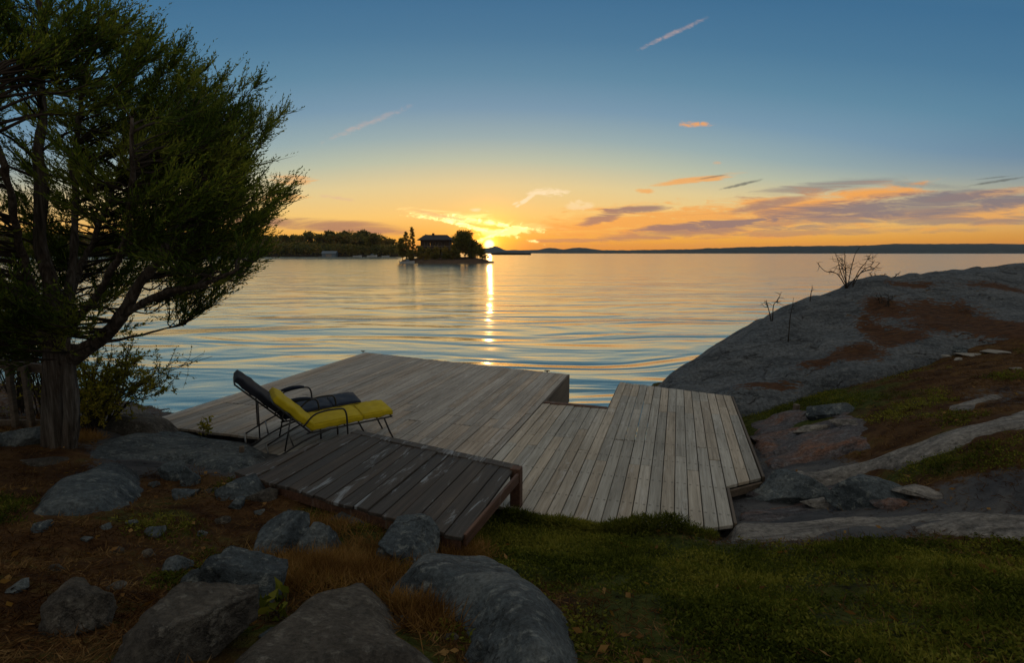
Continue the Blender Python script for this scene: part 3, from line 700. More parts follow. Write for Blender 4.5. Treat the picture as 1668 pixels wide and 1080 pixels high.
def lounger(loc, rz, label, kind, back_ang, back_len, seat_len=1.22, wid=.60):
    yel = kind == 'yellow'
    t = empty('sun_lounger', loc, rz, label, 'sun lounger', 'sun loungers side by side on the dock')
    pm = MAT['yellow'] if yel else MAT['navy']; bmn = MAT['yellow'] if yel else MAT['navy_back']
    hz, fz = .28, .345                                  # seat frame height at hinge and at foot
    ang = math.atan2(fz-hz, seat_len); half = wid/2; rr = .011
    def sp(s, y, z=0.): return (s*math.cos(ang)-z*math.sin(ang), y, hz+s*math.sin(ang)+z*math.cos(ang))
    # seat frame: bent tube round the seat with cross bars and straps
    loop = smooth_path([sp(-.05, -half), sp(.5, -half), sp(seat_len-.05, -half), sp(seat_len, -half+.06), sp(seat_len, half-.06), sp(seat_len-.05, half), sp(.5, half), sp(-.05, half)], 50)
    paths = [(loop, rr)]+[(np.array([sp(s, -half), sp(s, half)]), rr*.8) for s in (.02, .4, .8)]
    tube_obj('frame', paths, MAT['iron'], t, 8)
    ca, sa = math.cos(back_ang), math.sin(back_ang)
    def bp(s, y, z=0.): return (-s*ca+z*sa, y, hz+s*sa+z*ca)
    bl = smooth_path([bp(0, -half), bp(back_len*.5, -half), bp(back_len-.05, -half), bp(back_len, -half+.06), bp(back_len, half-.06), bp(back_len-.05, half), bp(back_len*.5, half), bp(0, half)], 50)
    tube_obj('back_frame', [(bl, rr)]+[(np.array([bp(back_len*k, -half), bp(back_len*k, half)]), rr*.8) for k in (.35, .7)], MAT['iron'], t, 8)
    # cushions: seat pad, foot pad, back pad
    th = .075
    R = Matrix.Rotation(-ang, 4, 'Y')
    l1, l2 = seat_len*.64, seat_len*.36
    cushion('seat_cushion', pm, t, l1+.01, wid-.02, th, Matrix.Translation(sp(l1/2, 0, th/2+.012)) @ R, 1)
    cushion('foot_cushion', pm, t, l2+.03, wid-.02, th*.95, Matrix.Translation(sp(l1+l2/2+.012, 0, th/2+.013)) @ R, 2)
    Rb = Matrix.Rotation(back_ang, 4, 'Y')
    cushion('back_cushion', bmn, t, back_len+.04, wid-.02, th*1.15, Matrix.Translation(bp(back_len/2+.01, 0, th/2+.015)) @ Rb, 3)
    # legs
    for s in (-1, 1):
        y = s*half
        a0 = sp(.06, y); 
        tube_obj('leg', [(smooth_path([sp(seat_len-.10, y), (seat_len-.04, y+s*.01, .16), (seat_len+.03, y+s*.015, 0.)], 8), rr)], MAT['iron'], t, 8)
        tube_obj('leg', [(smooth_path([sp(.22, y+s*.012), (-.08, y+s*.012, .20), (-.46, y+s*.012, 0.)], 8), rr),
                         ], MAT['iron'], t, 8)
        tube_obj('back_strut', [(np.array([bp(back_len*.55, y), (-.30, y+s*.012, .105)]), rr*.8)], MAT['iron'], t, 8)
        # arm loop: from the back, forward, then down to the ground
        arm = smooth_path([bp(back_len*.22, y+s*.014, 0), (.06, y+s*.03, .51), (.30, y+s*.05, .545), (.40, y+s*.05, .50), (.415, y+s*.05, .25), (.42, y+s*.05, 0.)], 30)
        tube_obj('armrest', [(arm, rr)], MAT['iron'], t, 8)
        if not yel:
            pad = smooth_path([(.02, y+s*.03, .535), (.16, y+s*.042, .557), (.32, y+s*.05, .556)], 8)
            tube_obj('arm_pad', [(pad, (.012, .022, .026, .026, .026, .026, .022, .012))], MAT['navy'], t, 8)
    zz_ = th+.014
    for nm, s_, y_ in (('seam', l1, 0),):
        tube_obj(nm, [(np.array([sp(l1+.004, -half+.02, zz_), sp(l1+.004, half-.02, zz_)]), .004)]+[(np.array([sp(.03, q_, zz_+.001), sp(l1*.5, q_, zz_+.006), sp(seat_len-.03, q_, zz_-.001)]), .003) for q_ in (-half+.03, half-.03)], pm, t, 5)
    tube_obj('ground_bar', [(np.array([(-.46, -half-.012, .012), (-.46, half+.012, .012)]), rr), (np.array([(-.2, -half-.012, .14), (-.2, half+.012, .14)]), rr*.8)], MAT['iron'], t, 8)
    return t
lounger((-2.53, 6.60, ZD), math.radians(28), 'yellow cushioned sun lounger nearest the dark platform', 'yellow', math.radians(46), .56, .98)
lounger((-3.02, 7.05, ZD), math.radians(27), 'navy sun lounger with grey vinyl back behind the yellow one', 'navy', math.radians(45), .76, .95)

# ------------------------------------------------------------------ boulders and slabs
def boulder(px, py, w, h, mt, label, seed, rot=None, deep=.8, sink=.36, name='boulder', flat=0., tall=1.):
    r = random.Random(seed)
    q = hit(px, py+h*.28); dist = math.hypot(q.x, q.y, CAMH-q.z) if False else (q-Vector((0, 0, CAMH))).length
    sx = w/FPX*dist*.56; sz = h/FPX*dist*.62*tall; sy = sx*deep
    bm = bmesh.new(); bmesh.ops.create_icosphere(bm, subdivisions=5, radius=1.)
    C = np.array([v.co[:] for v in bm.verts])
    rg = np.random.RandomState(seed)
    for k in range(13):                                # cut flat faces
        n = rg.normal(size=3); n /= np.linalg.norm(n); d = rg.uniform(.44, .80)
        s = C@n; over = np.maximum(s-d, 0); C = C-over[:, None]*n*1.
    rid = 1-np.abs(fbm(C*2.2+seed*1.7, 3, seed+4))*3.
    C = C*(1+.10*fbm(C*1.5+seed*3.1, 3, seed)[:, None]-.05*np.clip(rid, 0, 1)[:, None]**4)+.05*fbm(C*5+seed, 5, seed+1)[:, None]*C
    C[:, 2] = np.where(C[:, 2] > 0, C[:, 2]*(1-flat), C[:, 2])
    C = C*np.array((sx, sy, sz))
    a = rot if rot is not None else r.uniform(0, 6.28); a = math.atan2(q.x, q.y)*-1+(a if rot is not None else r.uniform(-.3, .3))
    R = np.array([[math.cos(a), -math.sin(a), 0], [math.sin(a), math.cos(a), 0], [0, 0, 1]])
    C = C@R.T
    bm.verts.ensure_lookup_table()
    for v, c in zip(bm.verts, C): v.co = c
    me = bpy.data.meshes.new(name); bm.to_mesh(me); bm.free()
    o = link(name, me, mt, None, True); o.location = (q.x, q.y+sy*.15, q.z+sz*(1-2*sink)*.5+sz*.05)
    ROCKS.append([(q.x+sx*.8*math.cos(k), q.y+sy*.8*math.sin(k)) for k in np.arange(0, 6.28, .7)])
    return tag(o, label, 'rock')
RB, RT, RBD, RR = MAT['rock_blue'], MAT['rock_tan'], MAT['rock_band'], MAT['rock_red']
BL = [
    (405, 940, 125, 110, RB, 'large blue-grey boulder left of the dry grass hollow, near the bottom', 1, .3, .9, .30),
    (455, 880, 110, 60, RB, 'pointed blue-grey boulder sloping up to the left of a rounder one', 2, .7, .8, .30),
    (512, 885, 75, 70, RB, 'rounded grey boulder wedged against the right of a pointed one', 3, .2, .9, .28),
    (322, 958, 48, 52, RB, 'small upright blue stone beside the large boulder', 4, .2, .7, .30),
    (310, 1035, 170, 100, RT, 'big dark angular boulder in the lower left foreground', 5, .5, .9, .30),
    (118, 1005, 100, 80, RT, 'dull grey slab stone alone in the brown needles, lower left', 6, .5, .8, .35),
    (668, 886, 118, 66, RB, 'broad rounded boulder touching the low corner of the dark platform', 7, -.5, .9, .30),
    (640, 905, 60, 22, RB, 'flat blue stone just below the broad boulder by the platform', 8, 0, .8, .35),
    (575, 850, 66, 24, RB, 'low pale slab stone under the front edge of the dark platform', 9, 0, .8, .4),
    (398, 797, 70, 38, RB, 'blue-grey stone under the left corner of the dark platform', 10, .3, .8, .3),
    (386, 822, 34, 22, RB, 'small pale stone with a shadowed side below the platform corner', 11, .3, .8, .25),
    (430, 806, 60, 26, RT, 'flat brownish stone in the gap beneath the platform', 12, .1, .8, .4),
    (300, 805, 42, 22, RB, 'small flat stone in moss left of the platform', 13, .2, .8, .4),
    (283, 772, 44, 32, RB, 'wedge-shaped stone at the end of the flat shore rock', 14, .2, .8, .35),
    (306, 780, 34, 38, RB, 'narrow tilted stone leaning on the wedge-shaped one', 15, .8, .7, .3),
    (282, 926, 42, 26, RB, 'small pointed pale stone in the middle of the brown needles', 16, .5, .8, .35),
    (256, 868, 30, 14, RB, 'tiny flat bluish stone on the brown needle slope', 17, .2, .8, .35),
    (780, 1056, 42, 60, RB, 'thin angular stone standing at the foot of the huge boulder', 18, .4, .7, .25),
    (830, 1060, 60, 60, RB, 'rounded stone leaning on the foot of the huge boulder', 19, .1, .8, .25),
    (655, 1012, 34, 16, RT, 'small grey stone in the hollow right of the flat slab', 20, .1, .8, .35),
    (940, 850, 44, 22, RT, 'low brown stone at the front edge of the plank dock', 21, .1, .8, .4),
    (1345, 668, 75, 36, RB, 'flat grey rock on the mossy slope behind the wooden stake', 22, -.3, .7, .4),
    (1258, 640, 80, 30, RB, 'grey rock at the foot of the granite dome', 23, -.3, .8, .4),
    (1214, 636, 40, 24, RB, 'small grey rock touching the far corner of the dock', 24, -.3, .8, .4),
    (1420, 806, 110, 40, RB, 'dark rounded rock in the hollow right of the dock notch', 25, -.2, .8, .4),
    (1290, 800, 120, 50, RB, 'bluish rock beside the dock notch', 26, .2, .8, .42),
    (1555, 568, 60, 12, RB, 'thin flat grey rock high on the right slope', 27, 0, .8, .4),
    (1415, 565, 28, 38, RB, 'narrow tilted rock rib at the foot of the dome', 28, 1.2, .7, .35),
]
for a in BL: boulder(*a)

def slab(name, pxs, rise, mt, label, seed, amp=.05, res=.05, edge=.18, freq=1.3, stretch=(1, 1.6), cat='rock outcrop', dome_h=0.):
    pl = [hit(*p) for p in pxs]; poly = [(q.x, q.y) for q in pl]
    xs = [p[0] for p in poly]; ys = [p[1] for p in poly]
    gx = np.arange(min(xs)-edge, max(xs)+edge, res); gy = np.arange(min(ys)-edge, max(ys)+edge, res)
    X, Y = np.meshgrid(gx, gy); Z = ground_z(X, Y, False)
    p = np.stack([X, Y, np.zeros_like(X)], -1); s2 = np.array((stretch[0], stretch[1], 1))
    sd = poly_sd(X, Y, poly)+.05*fbm(p*3.5, 3, seed+5)
    mxs = max(sd.max(), .1)
    Z = Z+rise*sstep(sd, -.02, edge)+dome_h*np.sqrt(np.clip(sd/mxs, 0, 1))
    Z = Z+amp*fbm(p*s2*freq, 5, seed)+amp*.4*np.tanh(8*fbm(p*s2*freq*1.3+31, 3, seed+3))
    Z = Z-3*np.maximum(-sd, 0)-.03
    k = (sd > -edge*.95).ravel(); F = grid_faces(len(gx), len(gy)); F = F[k[F].all(1)]
    V = np.stack([X.ravel(), Y.ravel(), Z.ravel()], 1); used = np.unique(F); re = -np.ones(len(V), int); re[used] = np.arange(len(used))
    ROCKS.append(poly)
    return tag(mesh_np(name, V[used], re[F], mt, smooth=True), label, cat)
slab('rock_slab', [(28, 850), (70, 806), (150, 772), (228, 765), (240, 800), (190, 835), (150, 842), (90, 846)], .10, RB, 'flat blue-grey slab rising from brown needles on the left', 41, .03, dome_h=.06)
slab('rock_slab', [(120, 735), (200, 712), (300, 706), (392, 722), (440, 745), (420, 770), (350, 775), (290, 752), (200, 758), (110, 750)], .08, RB, 'long low bare rock between the cedar and the dock corner', 42, .05)
slab('rock_slab', [(30, 752), (90, 738), (185, 722), (200, 735), (130, 752), (60, 762)], .05, RT, 'narrow pale rock strip at the foot of the cedar', 43, .03)
slab('shore_rock', [(165, 700), (185, 672), (225, 668), (262, 690), (300, 708), (250, 716), (200, 712)], .16, RT, 'smooth tan shore rock between the cedar and the water', 44, .03, dome_h=.06)
slab('foreground_slab', [(330, 1100), (400, 1040), (490, 1000), (530, 988), (560, 972), (620, 962), (640, 990), (660, 1030), (720, 1075), (730, 1120), (500, 1150), (340, 1140)], .12, RT, 'broad flat brown-grey slab at the bottom centre', 45, .04, .035, dome_h=.05)
slab('huge_boulder', [(625, 975), (650, 938), (730, 925), (800, 935), (870, 965), (920, 1000), (950, 1060), (975, 1160), (800, 1180), (765, 1080), (740, 1030), (700, 1000), (660, 990)], .16, RB, 'huge smooth blue-green boulder at the bottom centre', 46, .05, .035, .22, dome_h=.09, cat='rock')
slab('rock_band', [(1200, 800), (1300, 770), (1400, 750), (1500, 715), (1580, 690), (1668, 668), (1760, 650), (1760, 702), (1668, 704), (1560, 736), (1480, 760), (1400, 784), (1320, 798), (1240, 815)], .08, RBD, 'upper long pale rock band curving up the right slope', 47, .05, .05, .22, 1.3, (.5, 2.5))
slab('rock_band', [(1196, 858), (1290, 850), (1400, 838), (1500, 832), (1668, 836), (1780, 840), (1780, 880), (1668, 886), (1560, 876), (1480, 866), (1380, 866), (1280, 884), (1180, 884), (1165, 874)], .05, RBD, 'lower long layered rock band along the grass, right foreground', 48, .03, .05, .14, 1.3, (.5, 3.))
slab('rusty_rocks', [(1215, 690), (1290, 672), (1380, 665), (1440, 700), (1425, 735), (1340, 752), (1260, 765), (1232, 740)], .08, RR, 'rusty cracked rock shelf right of the dock', 49, .07, .05, .15, 1.8)
slab('rusty_rocks', [(1200, 812), (1260, 790), (1340, 782), (1400, 800), (1410, 825), (1300, 846), (1205, 850)], .03, RR, 'low rust-stained rock in the dock notch', 50, .05, .05, .15, 2.)
slab('rock_slab', [(1520, 662), (1600, 640), (1650, 630), (1640, 650), (1570, 672)], .05, RBD, 'thin pale rock streak above the upper rock band', 51, .02)

# wooden stakes
def stake(px, py, h, w, label):
    q = hit(px, py); B = Boxes(); B.prism([(-w/2, -w/2), (w/2, -w/2), (w/2, w/2), (-w/2, w/2)], -.15, h)
    o = B.build('wooden_stake', MAT['beam'], None, .006); o.location = q; o.rotation_euler = (.03, .05, .3); tag(o, label, 'stake')
stake(1296, 672, .13, .075, 'short wooden stake on the moss right of the dock')
stake(394, 748, .15, .05, 'short wooden post at the near left dock corner')
# pale stone chips lying on the right slope
CHIPL = ['pale stone chip lowest of the three at the foot of the dome crack', 'pale stone chip topmost of the three at the foot of the dome crack', 'pale stone chip rightmost of the three at the foot of the dome crack',
         'pale chip left of the paired chips on the right slope', 'pale chip just below the thin flat rock on the right slope', 'bright pale chip lowest near the right picture edge', 'long pale stone chip left of another long one on the right slope',
         'longest pale stone chip nearest the right picture edge', 'tiny pale chip left of the dome crack on the slope', 'tiny reddish chip in the green moss behind the stake', 'small pale chip under the left end of the flat grey rock', 'topmost pale chip near the right picture edge']
for i, (px, py, w) in enumerate([(1390, 605, 12), (1402, 598, 9), (1412, 602, 10), (1541, 581, 10), (1562, 586, 9), (1654, 601, 10), (1580, 578, 30), (1620, 574, 30), (1337, 593, 8), (1365, 630, 9), (1497, 577, 10), (1650, 541, 9)]):
    boulder(px, py, w*1.3, 4.5, MAT['chip'], CHIPL[i], 60+i, 0, .6, .3, 'stone_chip')['group'] = 'pale stone chips on the right slope'

# ------------------------------------------------------------------ foliage
def blades(B, D, L, Wd, up=(0, 0, 1), seed=0):          # diamond leaves, one island each
    rg = np.random.RandomState(seed); n = len(B)
    D = D/(np.linalg.norm(D, axis=1, keepdims=True)+1e-9)
    r = rg.normal(size=(n, 3)); S = np.cross(D, r); S /= np.linalg.norm(S, axis=1, keepdims=True)+1e-9
    L = np.broadcast_to(L, (n,))[:, None]; Wd = np.broadcast_to(Wd, (n,))[:, None]
    V = np.stack([B, B+D*L*.45+S*Wd, B+D*L, B+D*L*.45-S*Wd], 1).reshape(-1, 3)
    F = np.arange(4*n).reshape(n, 4); return V, F
def unit(a): return a/(np.linalg.norm(a, axis=-1, keepdims=True)+1e-9)

def build_cedar():
    Y0 = hit(95, 728).y; root = hit(95, 728)
    t = empty('cedar_tree', tuple(root), 0, 'large dark cedar with a leaning forked trunk on the left', 'tree')
    o3 = np.array(root)
    def A(px, py, dy=0.): return np.array(T(px, py, Y0+dy))-o3
    tr = smooth_path([np.array((0, 0, -.25)), A(95, 700), A(92, 640), A(96, 580), A(98, 545)], 14)
    trunk = [(tr, np.linspace(.112, .092, 14)*(1+.25*np.exp(-np.arange(14)/1.6)))]
    # side stem hugging the trunk
    trunk.append((smooth_path([A(112, 730, -.05)+(0, 0, -.1), A(116, 660, -.07), A(112, 600, -.05), A(118, 560, 0)], 12), np.linspace(.075, .06, 12)))
    trunk.append((smooth_path([A(76, 730, -.03)+(0, 0, -.1), A(78, 650, -.04), A(82, 580, -.03), A(80, 540, 0)], 12), np.linspace(.07, .06, 12)))
    limbs = [([A(88, 560), A(60, 515), A(25, 485), A(-20, 445), A(-60, 380, .1), A(-75, 250, .2), A(-60, 100, .3)], .11, .035),
             ([A(95, 560), A(84, 470), A(66, 400, .1), A(66, 300, .15), A(64, 200, .2), A(70, 60, .2), A(60, -120, .1)], .085, .018),
             ([A(108, 590), A(145, 565, -.1), A(185, 530, -.2), A(215, 485, -.25), A(250, 430, -.3), A(290, 370, -.35), A(320, 290, -.4)], .085, .02),
             ([A(104, 560), A(112, 480, .2), A(122, 380, .4), A(118, 260, .5), A(140, 120, .5), A(150, -40, .5)], .05, .015),
             ([A(190, 520, -.2), A(260, 480, -.3), A(330, 465, -.4), A(390, 440, -.5)], .04, .012),
             ([A(110, 540), A(160, 480, -.3), A(200, 400, -.7), A(215, 300, -1.), A(210, 180, -1.2)], .04, .012),
             ([A(104, 530), A(130, 440, .6), A(170, 350, 1.2), A(200, 250, 1.6), A(210, 150, 1.8)], .04, .012),
             ([A(90, 540), A(50, 460, -.6), A(20, 360, -1.), A(0, 240, -1.3), A(-10, 120, -1.4)], .04, .012),
             ([A(118, 575, -.02), A(165, 560, .15), A(230, 545, .3), A(300, 528, .4)], .028, .006)]
    LP = []; Lr = []
    for pts, r0, r1 in limbs:
        p = smooth_path(pts, 40); p = p+.05*np.stack([fbm(p*2.6+k*9, 3, 60+k) for k in range(3)], 1)*np.linspace(0, 1.6, 40)[:, None]; rr = np.linspace(r0, r1, 40); trunk.append((p, rr)); LP.append(p); Lr.append(rr)
    to = tube_obj('trunk', trunk, MAT['bark'], t, 10)
    # roughen
    me = to.data; co = np.empty(len(me.vertices)*3); me.vertices.foreach_get('co', co); co = co.reshape(-1, 3)
    co += .018*fbm(co*np.array((14, 14, 1.5)), 3, 5)[:, None]*np.array((1, 1, 0)); me.vertices.foreach_set('co', co.ravel())
    rg = np.random.RandomState(7)
    # crown outline on the right, in photo pixels, turned into radius by height
    prof = [(560, 60), (540, 130), (520, 215), (500, 260), (470, 292), (430, 325), (380, 345), (350, 360), (320, 366), (280, 350), (240, 360), (190, 366), (130, 350), (95, 310), (75, 268), (40, 190), (0, 130), (-60, 100), (-140, 60), (-220, 10)]
    zz = np.array([A(100, p[0])[2] for p in prof]); rad = np.array([p[1]/FPX*Y0*.93 for p in prof])
    axis_x = lambda z: A(100, 400)[0]-np.maximum(z-3.6, 0)*.10
    LPall = np.concatenate(LP)
    sec = []; tips = []
    N = 780; n = 0; tries = 0
    while n < N and tries < 20000:
        tries += 1
        z = rg.uniform(zz[1], zz[-1]); R = np.interp(z, zz, rad); 
        if rg.rand() > (R/rad.max())**1.2+.05: continue
        ph = rg.uniform(0, 2*math.pi); k = rg.uniform(.5, 1.)**.6
        Rl = R*(1.15 if math.cos(ph) < 0 else 1.)*(1+.16*fbm(np.array([[math.cos(ph)*1.6, math.sin(ph)*1.6, z*1.9]]), 2, 31)[0])
        tip = np.array((axis_x(z)+Rl*k*math.cos(ph), Rl*k*math.sin(ph)*.85, z))
        cl = fbm(tip[None]*1.5+5, 2, 21)[0]
        if cl < -.08: continue
        # attach to the nearest limb point lying lower and inward
        d = LPall-tip; hd = np.hypot(d[:, 0], d[:, 1]); drop = -d[:, 2]
        up = .35+.5*min(1., max(0., (z-2.2)/2.5))
        cost = hd+2.2*np.abs(drop-up*hd)
        j = int(np.argmin(cost+rg.uniform(0, .25, len(cost)))); s = LPall[j]
        L = np.linalg.norm(tip-s)
        if L < .25 or L > 3.2: continue
        mid = s+(tip-s)*.5+np.array((0, 0, -.10*L))+rg.normal(0, .04*L, 3)
        q1 = s+(tip-s)*.25+np.array((0, 0, -.04*L))+rg.normal(0, .03*L, 3)
        pth = smooth_path([s, q1, mid, s+(tip-s)*.8+np.array((0, 0, -.04*L)), tip], 12)
        sec.append((pth, np.linspace(.006+.005*L, .002, 12))); n += 1
    br = tube_obj('branches', sec, MAT['twig'], t, 4)
    TB, TD, TL = [], [], []
    for pth, _ in sec:
        seg = np.linalg.norm(np.diff(pth, axis=0), axis=1); L = seg.sum(); m = max(6, int(L*22))
        s = np.clip(rg.uniform(.12, 1., m)**.75, 0, 1)*11; i = np.minimum(s.astype(int), 10); f = (s-i)[:, None]
        b = pth[i]*(1-f)+pth[i+1]*f; tg = unit(pth[i+1]-pth[i])
        out = unit(pth[-1]-pth[0]) 
        d = unit(tg*.9+out*.3+rg.normal(0, .62, (m, 3))*np.array((1, 1, .6))+np.array((.14, 0, .24)))
        l = rg.uniform(.16, .46, m)*(1.1-.35*(s/11))
        TB.append(b); TD.append(d); TL.append(l)
        TB.append(pth[-2:-1]); TD.append(unit(tg[-1:]+out+np.array((.1, 0, .45)))); TL.append(np.array([rg.uniform(.3, .6)]))
    TB, TD, TL = np.concatenate(TB), np.concatenate(TD), np.concatenate(TL); nt = len(TB)
    # twigs: thin triangular spines
    tv, tf = blades(TB, TD, TL, .0035, seed=1)
    mesh_np('twigs', tv, tf, MAT['twig'], t)
    # scale-leaf sprays along each twig, with short side sprays
    B2, D2, L2, W2_ = [], [], [], []
    K = 22
    for k in range(K):
        f = (k+rg.uniform(0, 1, nt))/K; b = TB+TD*(TL*f)[:, None]+np.array((0, 0, .03))*(f**2)[:, None]
        side = unit(rg.normal(0, 1, (nt, 3)))
        d = unit(TD*1.+side*rg.uniform(.35, .8, (nt, 1))+np.array((0, 0, .15)))
        B2.append(b); D2.append(d); L2.append(rg.uniform(.03, .08, nt)*(1.15-.6*f)); W2_.append(rg.uniform(.0035, .0075, nt))
    V, F = blades(np.concatenate(B2), np.concatenate(D2), np.concatenate(L2), np.concatenate(W2_), seed=3)
    mesh_np('crown', V, F, MAT['cedar'], t)
    return t, Y0
cedar, CY = build_cedar()

def bush(name, label, cat, base, stems, h, spread, leafn, leafl, leafw, mt, seed, lean=(0, 0), stem_r=.008, leaf_from=.35, group=None, twigs=5):
    rg = np.random.RandomState(seed); t = empty(name, tuple(base), 0, label, cat, group)
    paths = []; LB, LD = [], []
    for i in range(stems):
        a = rg.uniform(0, 6.28); r = spread*math.sqrt(rg.uniform(.05, 1)); hh = h*rg.uniform(.65, 1.)*(1-.3*(r/spread)**2)
        tip = np.array((r*math.cos(a)+lean[0], r*math.sin(a)+lean[1], hh)); b0 = np.array((rg.normal(0, .05), rg.normal(0, .05), -.05))
        p = smooth_path([b0, b0+(tip-b0)*.4+np.array((0, 0, .12*h))+rg.normal(0, .04*h, 3), b0+(tip-b0)*.75+rg.normal(0, .03*h, 3), tip], 10)
        paths.append((p, np.linspace(stem_r, stem_r*.35, 10)))
        for k in range(twigs):
            j = rg.randint(3, 9); l = h*rg.uniform(.12, .3); dd = unit(p[j+1]-p[j]+rg.normal(0, .6, 3)); q = smooth_path([p[j], p[j]+dd*l*.5+rg.normal(0, .02*h, 3), p[j]+dd*l+rg.normal(0, .03*h, 3)], 6)
            paths.append((q, np.linspace(stem_r*.5, stem_r*.2, 6)))
    tube_obj('stems', paths, MAT['twig'], t, 4)
    if leafn:
        for p, _ in paths:
            m = max(2, int(leafn/len(paths))); s = rg.uniform(leaf_from, 1, m)*(len(p)-1); i = np.minimum(s.astype(int), len(p)-2); f = (s-i)[:, None]
            LB.append(p[i]*(1-f)+p[i+1]*f+rg.normal(0, .01, (m, 3))); LD.append(unit(unit(p[i+1]-p[i])*.6+rg.normal(0, .7, (m, 3))+np.array((0, 0, .2))))
        LB, LD = np.concatenate(LB), np.concatenate(LD); n = len(LB)
        V, F = blades(LB, LD, rg.uniform(.6, 1.3, n)*leafl, rg.uniform(.7, 1.2, n)*leafw, seed=seed+1); mesh_np('leaves', V, F, mt, t)
    return t
def on(px, py, Y): 
    q = T(px, py, Y); q.z = gz(q.x, q.y); return q
bush('leafy_shrub', 'yellow-green shrub leaning out over the water behind the cedar', 'shrub', on(150, 600, 7.0), 34, 1.25, .75, 5200, .050, .011, MAT['shrub'], 5, (.25, 0), .009, .3)
bush('leafy_shrub', 'low rusty-green shrub at the right foot of the cedar', 'shrub', on(135, 650, 6.6), 24, .75, .45, 2600, .045, .010, MAT['shrub'], 6, (.1, 0), .008, .3)
bush('leafy_shrub', 'bare-twigged shrub with a few leaves right of the cedar', 'shrub', on(140, 600, 7.6), 16, 1.5, 1.1, 420, .05, .010, MAT['shrub'], 7, (.55, 0), .008, .5)
for i, (px, Y, h) in enumerate([(-40, 7.4, 1.9), (20, 7.8, 2.0), (60, 7.2, 1.7), (-100, 7.0, 2.1), (25, 8.6, 2.2), (70, 8.4, 1.9)]):
    lab = ['bushy thicket shrub at the left picture edge behind the fence', 'tangled thicket shrub behind the fence, second from the picture edge', 'tangled bare shrub directly behind the cedar trunk', 'thicket shrub beyond the left end of the fence', 'taller thicket shrub further back behind the fence', 'thin back shrub between the fence and the water'][i]
    bush('thicket_shrub', lab, 'shrub', on(px, 600, Y), 20, h, .65, 620, .045, .010, MAT['shrub'], 20+i, (0, 0), .008, .1, 'thicket shrubs behind the fence', 8)
q = hit(332, 716)
bush('small_seedling', 'small yellow-green leafy seedling at the dock edge', 'plant', q, 3, .42, .07, 120, .055, .014, MAT['shrub'], 31, (0, 0), .004, .25, None, 2)
q = hit(455, 1012)
bush('leafy_plant', 'pale broad-leaved plant between foreground boulders', 'plant', q, 6, .12, .09, 26, .075, .020, MAT['cover'], 32, (0, 0), .003, .5, None, 1)
# bare saplings on the dome's crest
def bare(px, pt, Y, h, w, label, seed, nb=0, name='bare_sapling'):
    base = T(px, pt, Y); base.z = max(float(dome_z(base.x, base.y)), 0)-.02
    bush(name, label, 'sapling', base, nb or 1, h, w, 0, 0, 0, None, seed, (0, 0), .012, .3, None, 8 if nb else 2)
bare(1382, 472, 12.2, .95, .80, 'many-branched bare bush on the crest of the granite dome', 41, 9, 'bare_bush')
bare(1290, 545, 10.6, 1.25, .02, 'tall thin bare stem standing on the dome slope', 42)
bare(1320, 492, 11.8, .70, .03, 'short upright bare stem just left of the bare bush', 43)
bare(1262, 512, 11.4, .65, .3, 'sparse bare sapling lowest on the crest', 44, 2)
bare(1430, 455, 12.5, .26, .2, 'tiny bare twig cluster right of the bare bush', 45, 3)
bare(1460, 450, 12.6, .2, .1, 'tiniest bare twig on the crest, furthest right', 46, 1)
bare(1440, 502, 11.3, .40, .2, 'dry brown twig tuft growing on the dome face', 47, 4)

# fence behind the cedar
def fence():
    t = empty('rail_fence', (0, 0, 0), 0, 'weathered rail fence running left from behind the cedar trunk', 'fence')
    a, b = T(-160, 575, 6.3), T(88, 603, 6.45)
    def rail(n, p, q, w, h):
        B = Boxes(); d = (q-p).normalized(); s = Vector((-d.y, d.x, 0))*w/2; u = Vector((0, 0, h/2))
        B.raw([p-s-u, q-s-u, q+s-u, p+s-u, p-s+u, q-s+u, q+s+u, p+s+u]); return B.build(n, MAT['beam'], t, .005)
    rail('rail', a, b, .045, .11)
    a2, b2 = T(-160, 690, 6.32), T(84, 690, 6.47); rail('rail', a2, b2, .045, .09)
    for px in (-120, 12, 38):
        p = T(px, 588, 6.36); g = gz(p.x, p.y); B = Boxes(); B.prism([(p.x-.028, p.y-.03), (p.x+.028, p.y-.03), (p.x+.028, p.y+.03), (p.x-.028, p.y+.03)], g-.2, (p.z-.056 if px > 0 else p.z+.1)); B.build('post', MAT['beam'], t, .005)
fence()
boulder(35, 715, 85, 34, RB, 'long pale slab stone leaning at the left foot of the cedar', 81, .1, .5, .3)

# ------------------------------------------------------------------ ground cover
def inside_any(x, y):
    m = np.zeros(x.shape, bool)
    for p in ROCKS: m |= poly_sd(x, y, p) > .02
    return m
def deckmask(x, y):
    ca, sa = math.cos(DA), math.sin(DA); b = x*ca-y*sa; a = x*sa+y*ca
    return ((b > -7.3) & (b < .6) & (a > 4.62) & (a < 12)) | ((b > .5) & (b < 1.) & (a > 5.85) & (a < 10))
def scatter(n, seed, xr, yr, wfun):
    rg = np.random.RandomState(seed); X, Y = [], []; tot = 0
    while tot < n:
        # denser near the camera, as seen in the picture
        y = yr[0]+(yr[1]-yr[0])*rg.uniform(0, 1, n)**1.7; x = rg.uniform(-1, 1, n)*np.maximum(1.2, (y+.6)*1.02)+0.
        k = (x > xr[0]) & (x < xr[1]); x, y = x[k], y[k]
        k = rg.uniform(0, 1, len(x)) < wfun(x, y); x, y = x[k], y[k]
        k = ~inside_any(x, y) & ~deckmask(x, y); X.append(x[k]); Y.append(y[k]); tot += k.sum()
        n_ = n
    return np.concatenate(X)[:n], np.concatenate(Y)[:n], rg
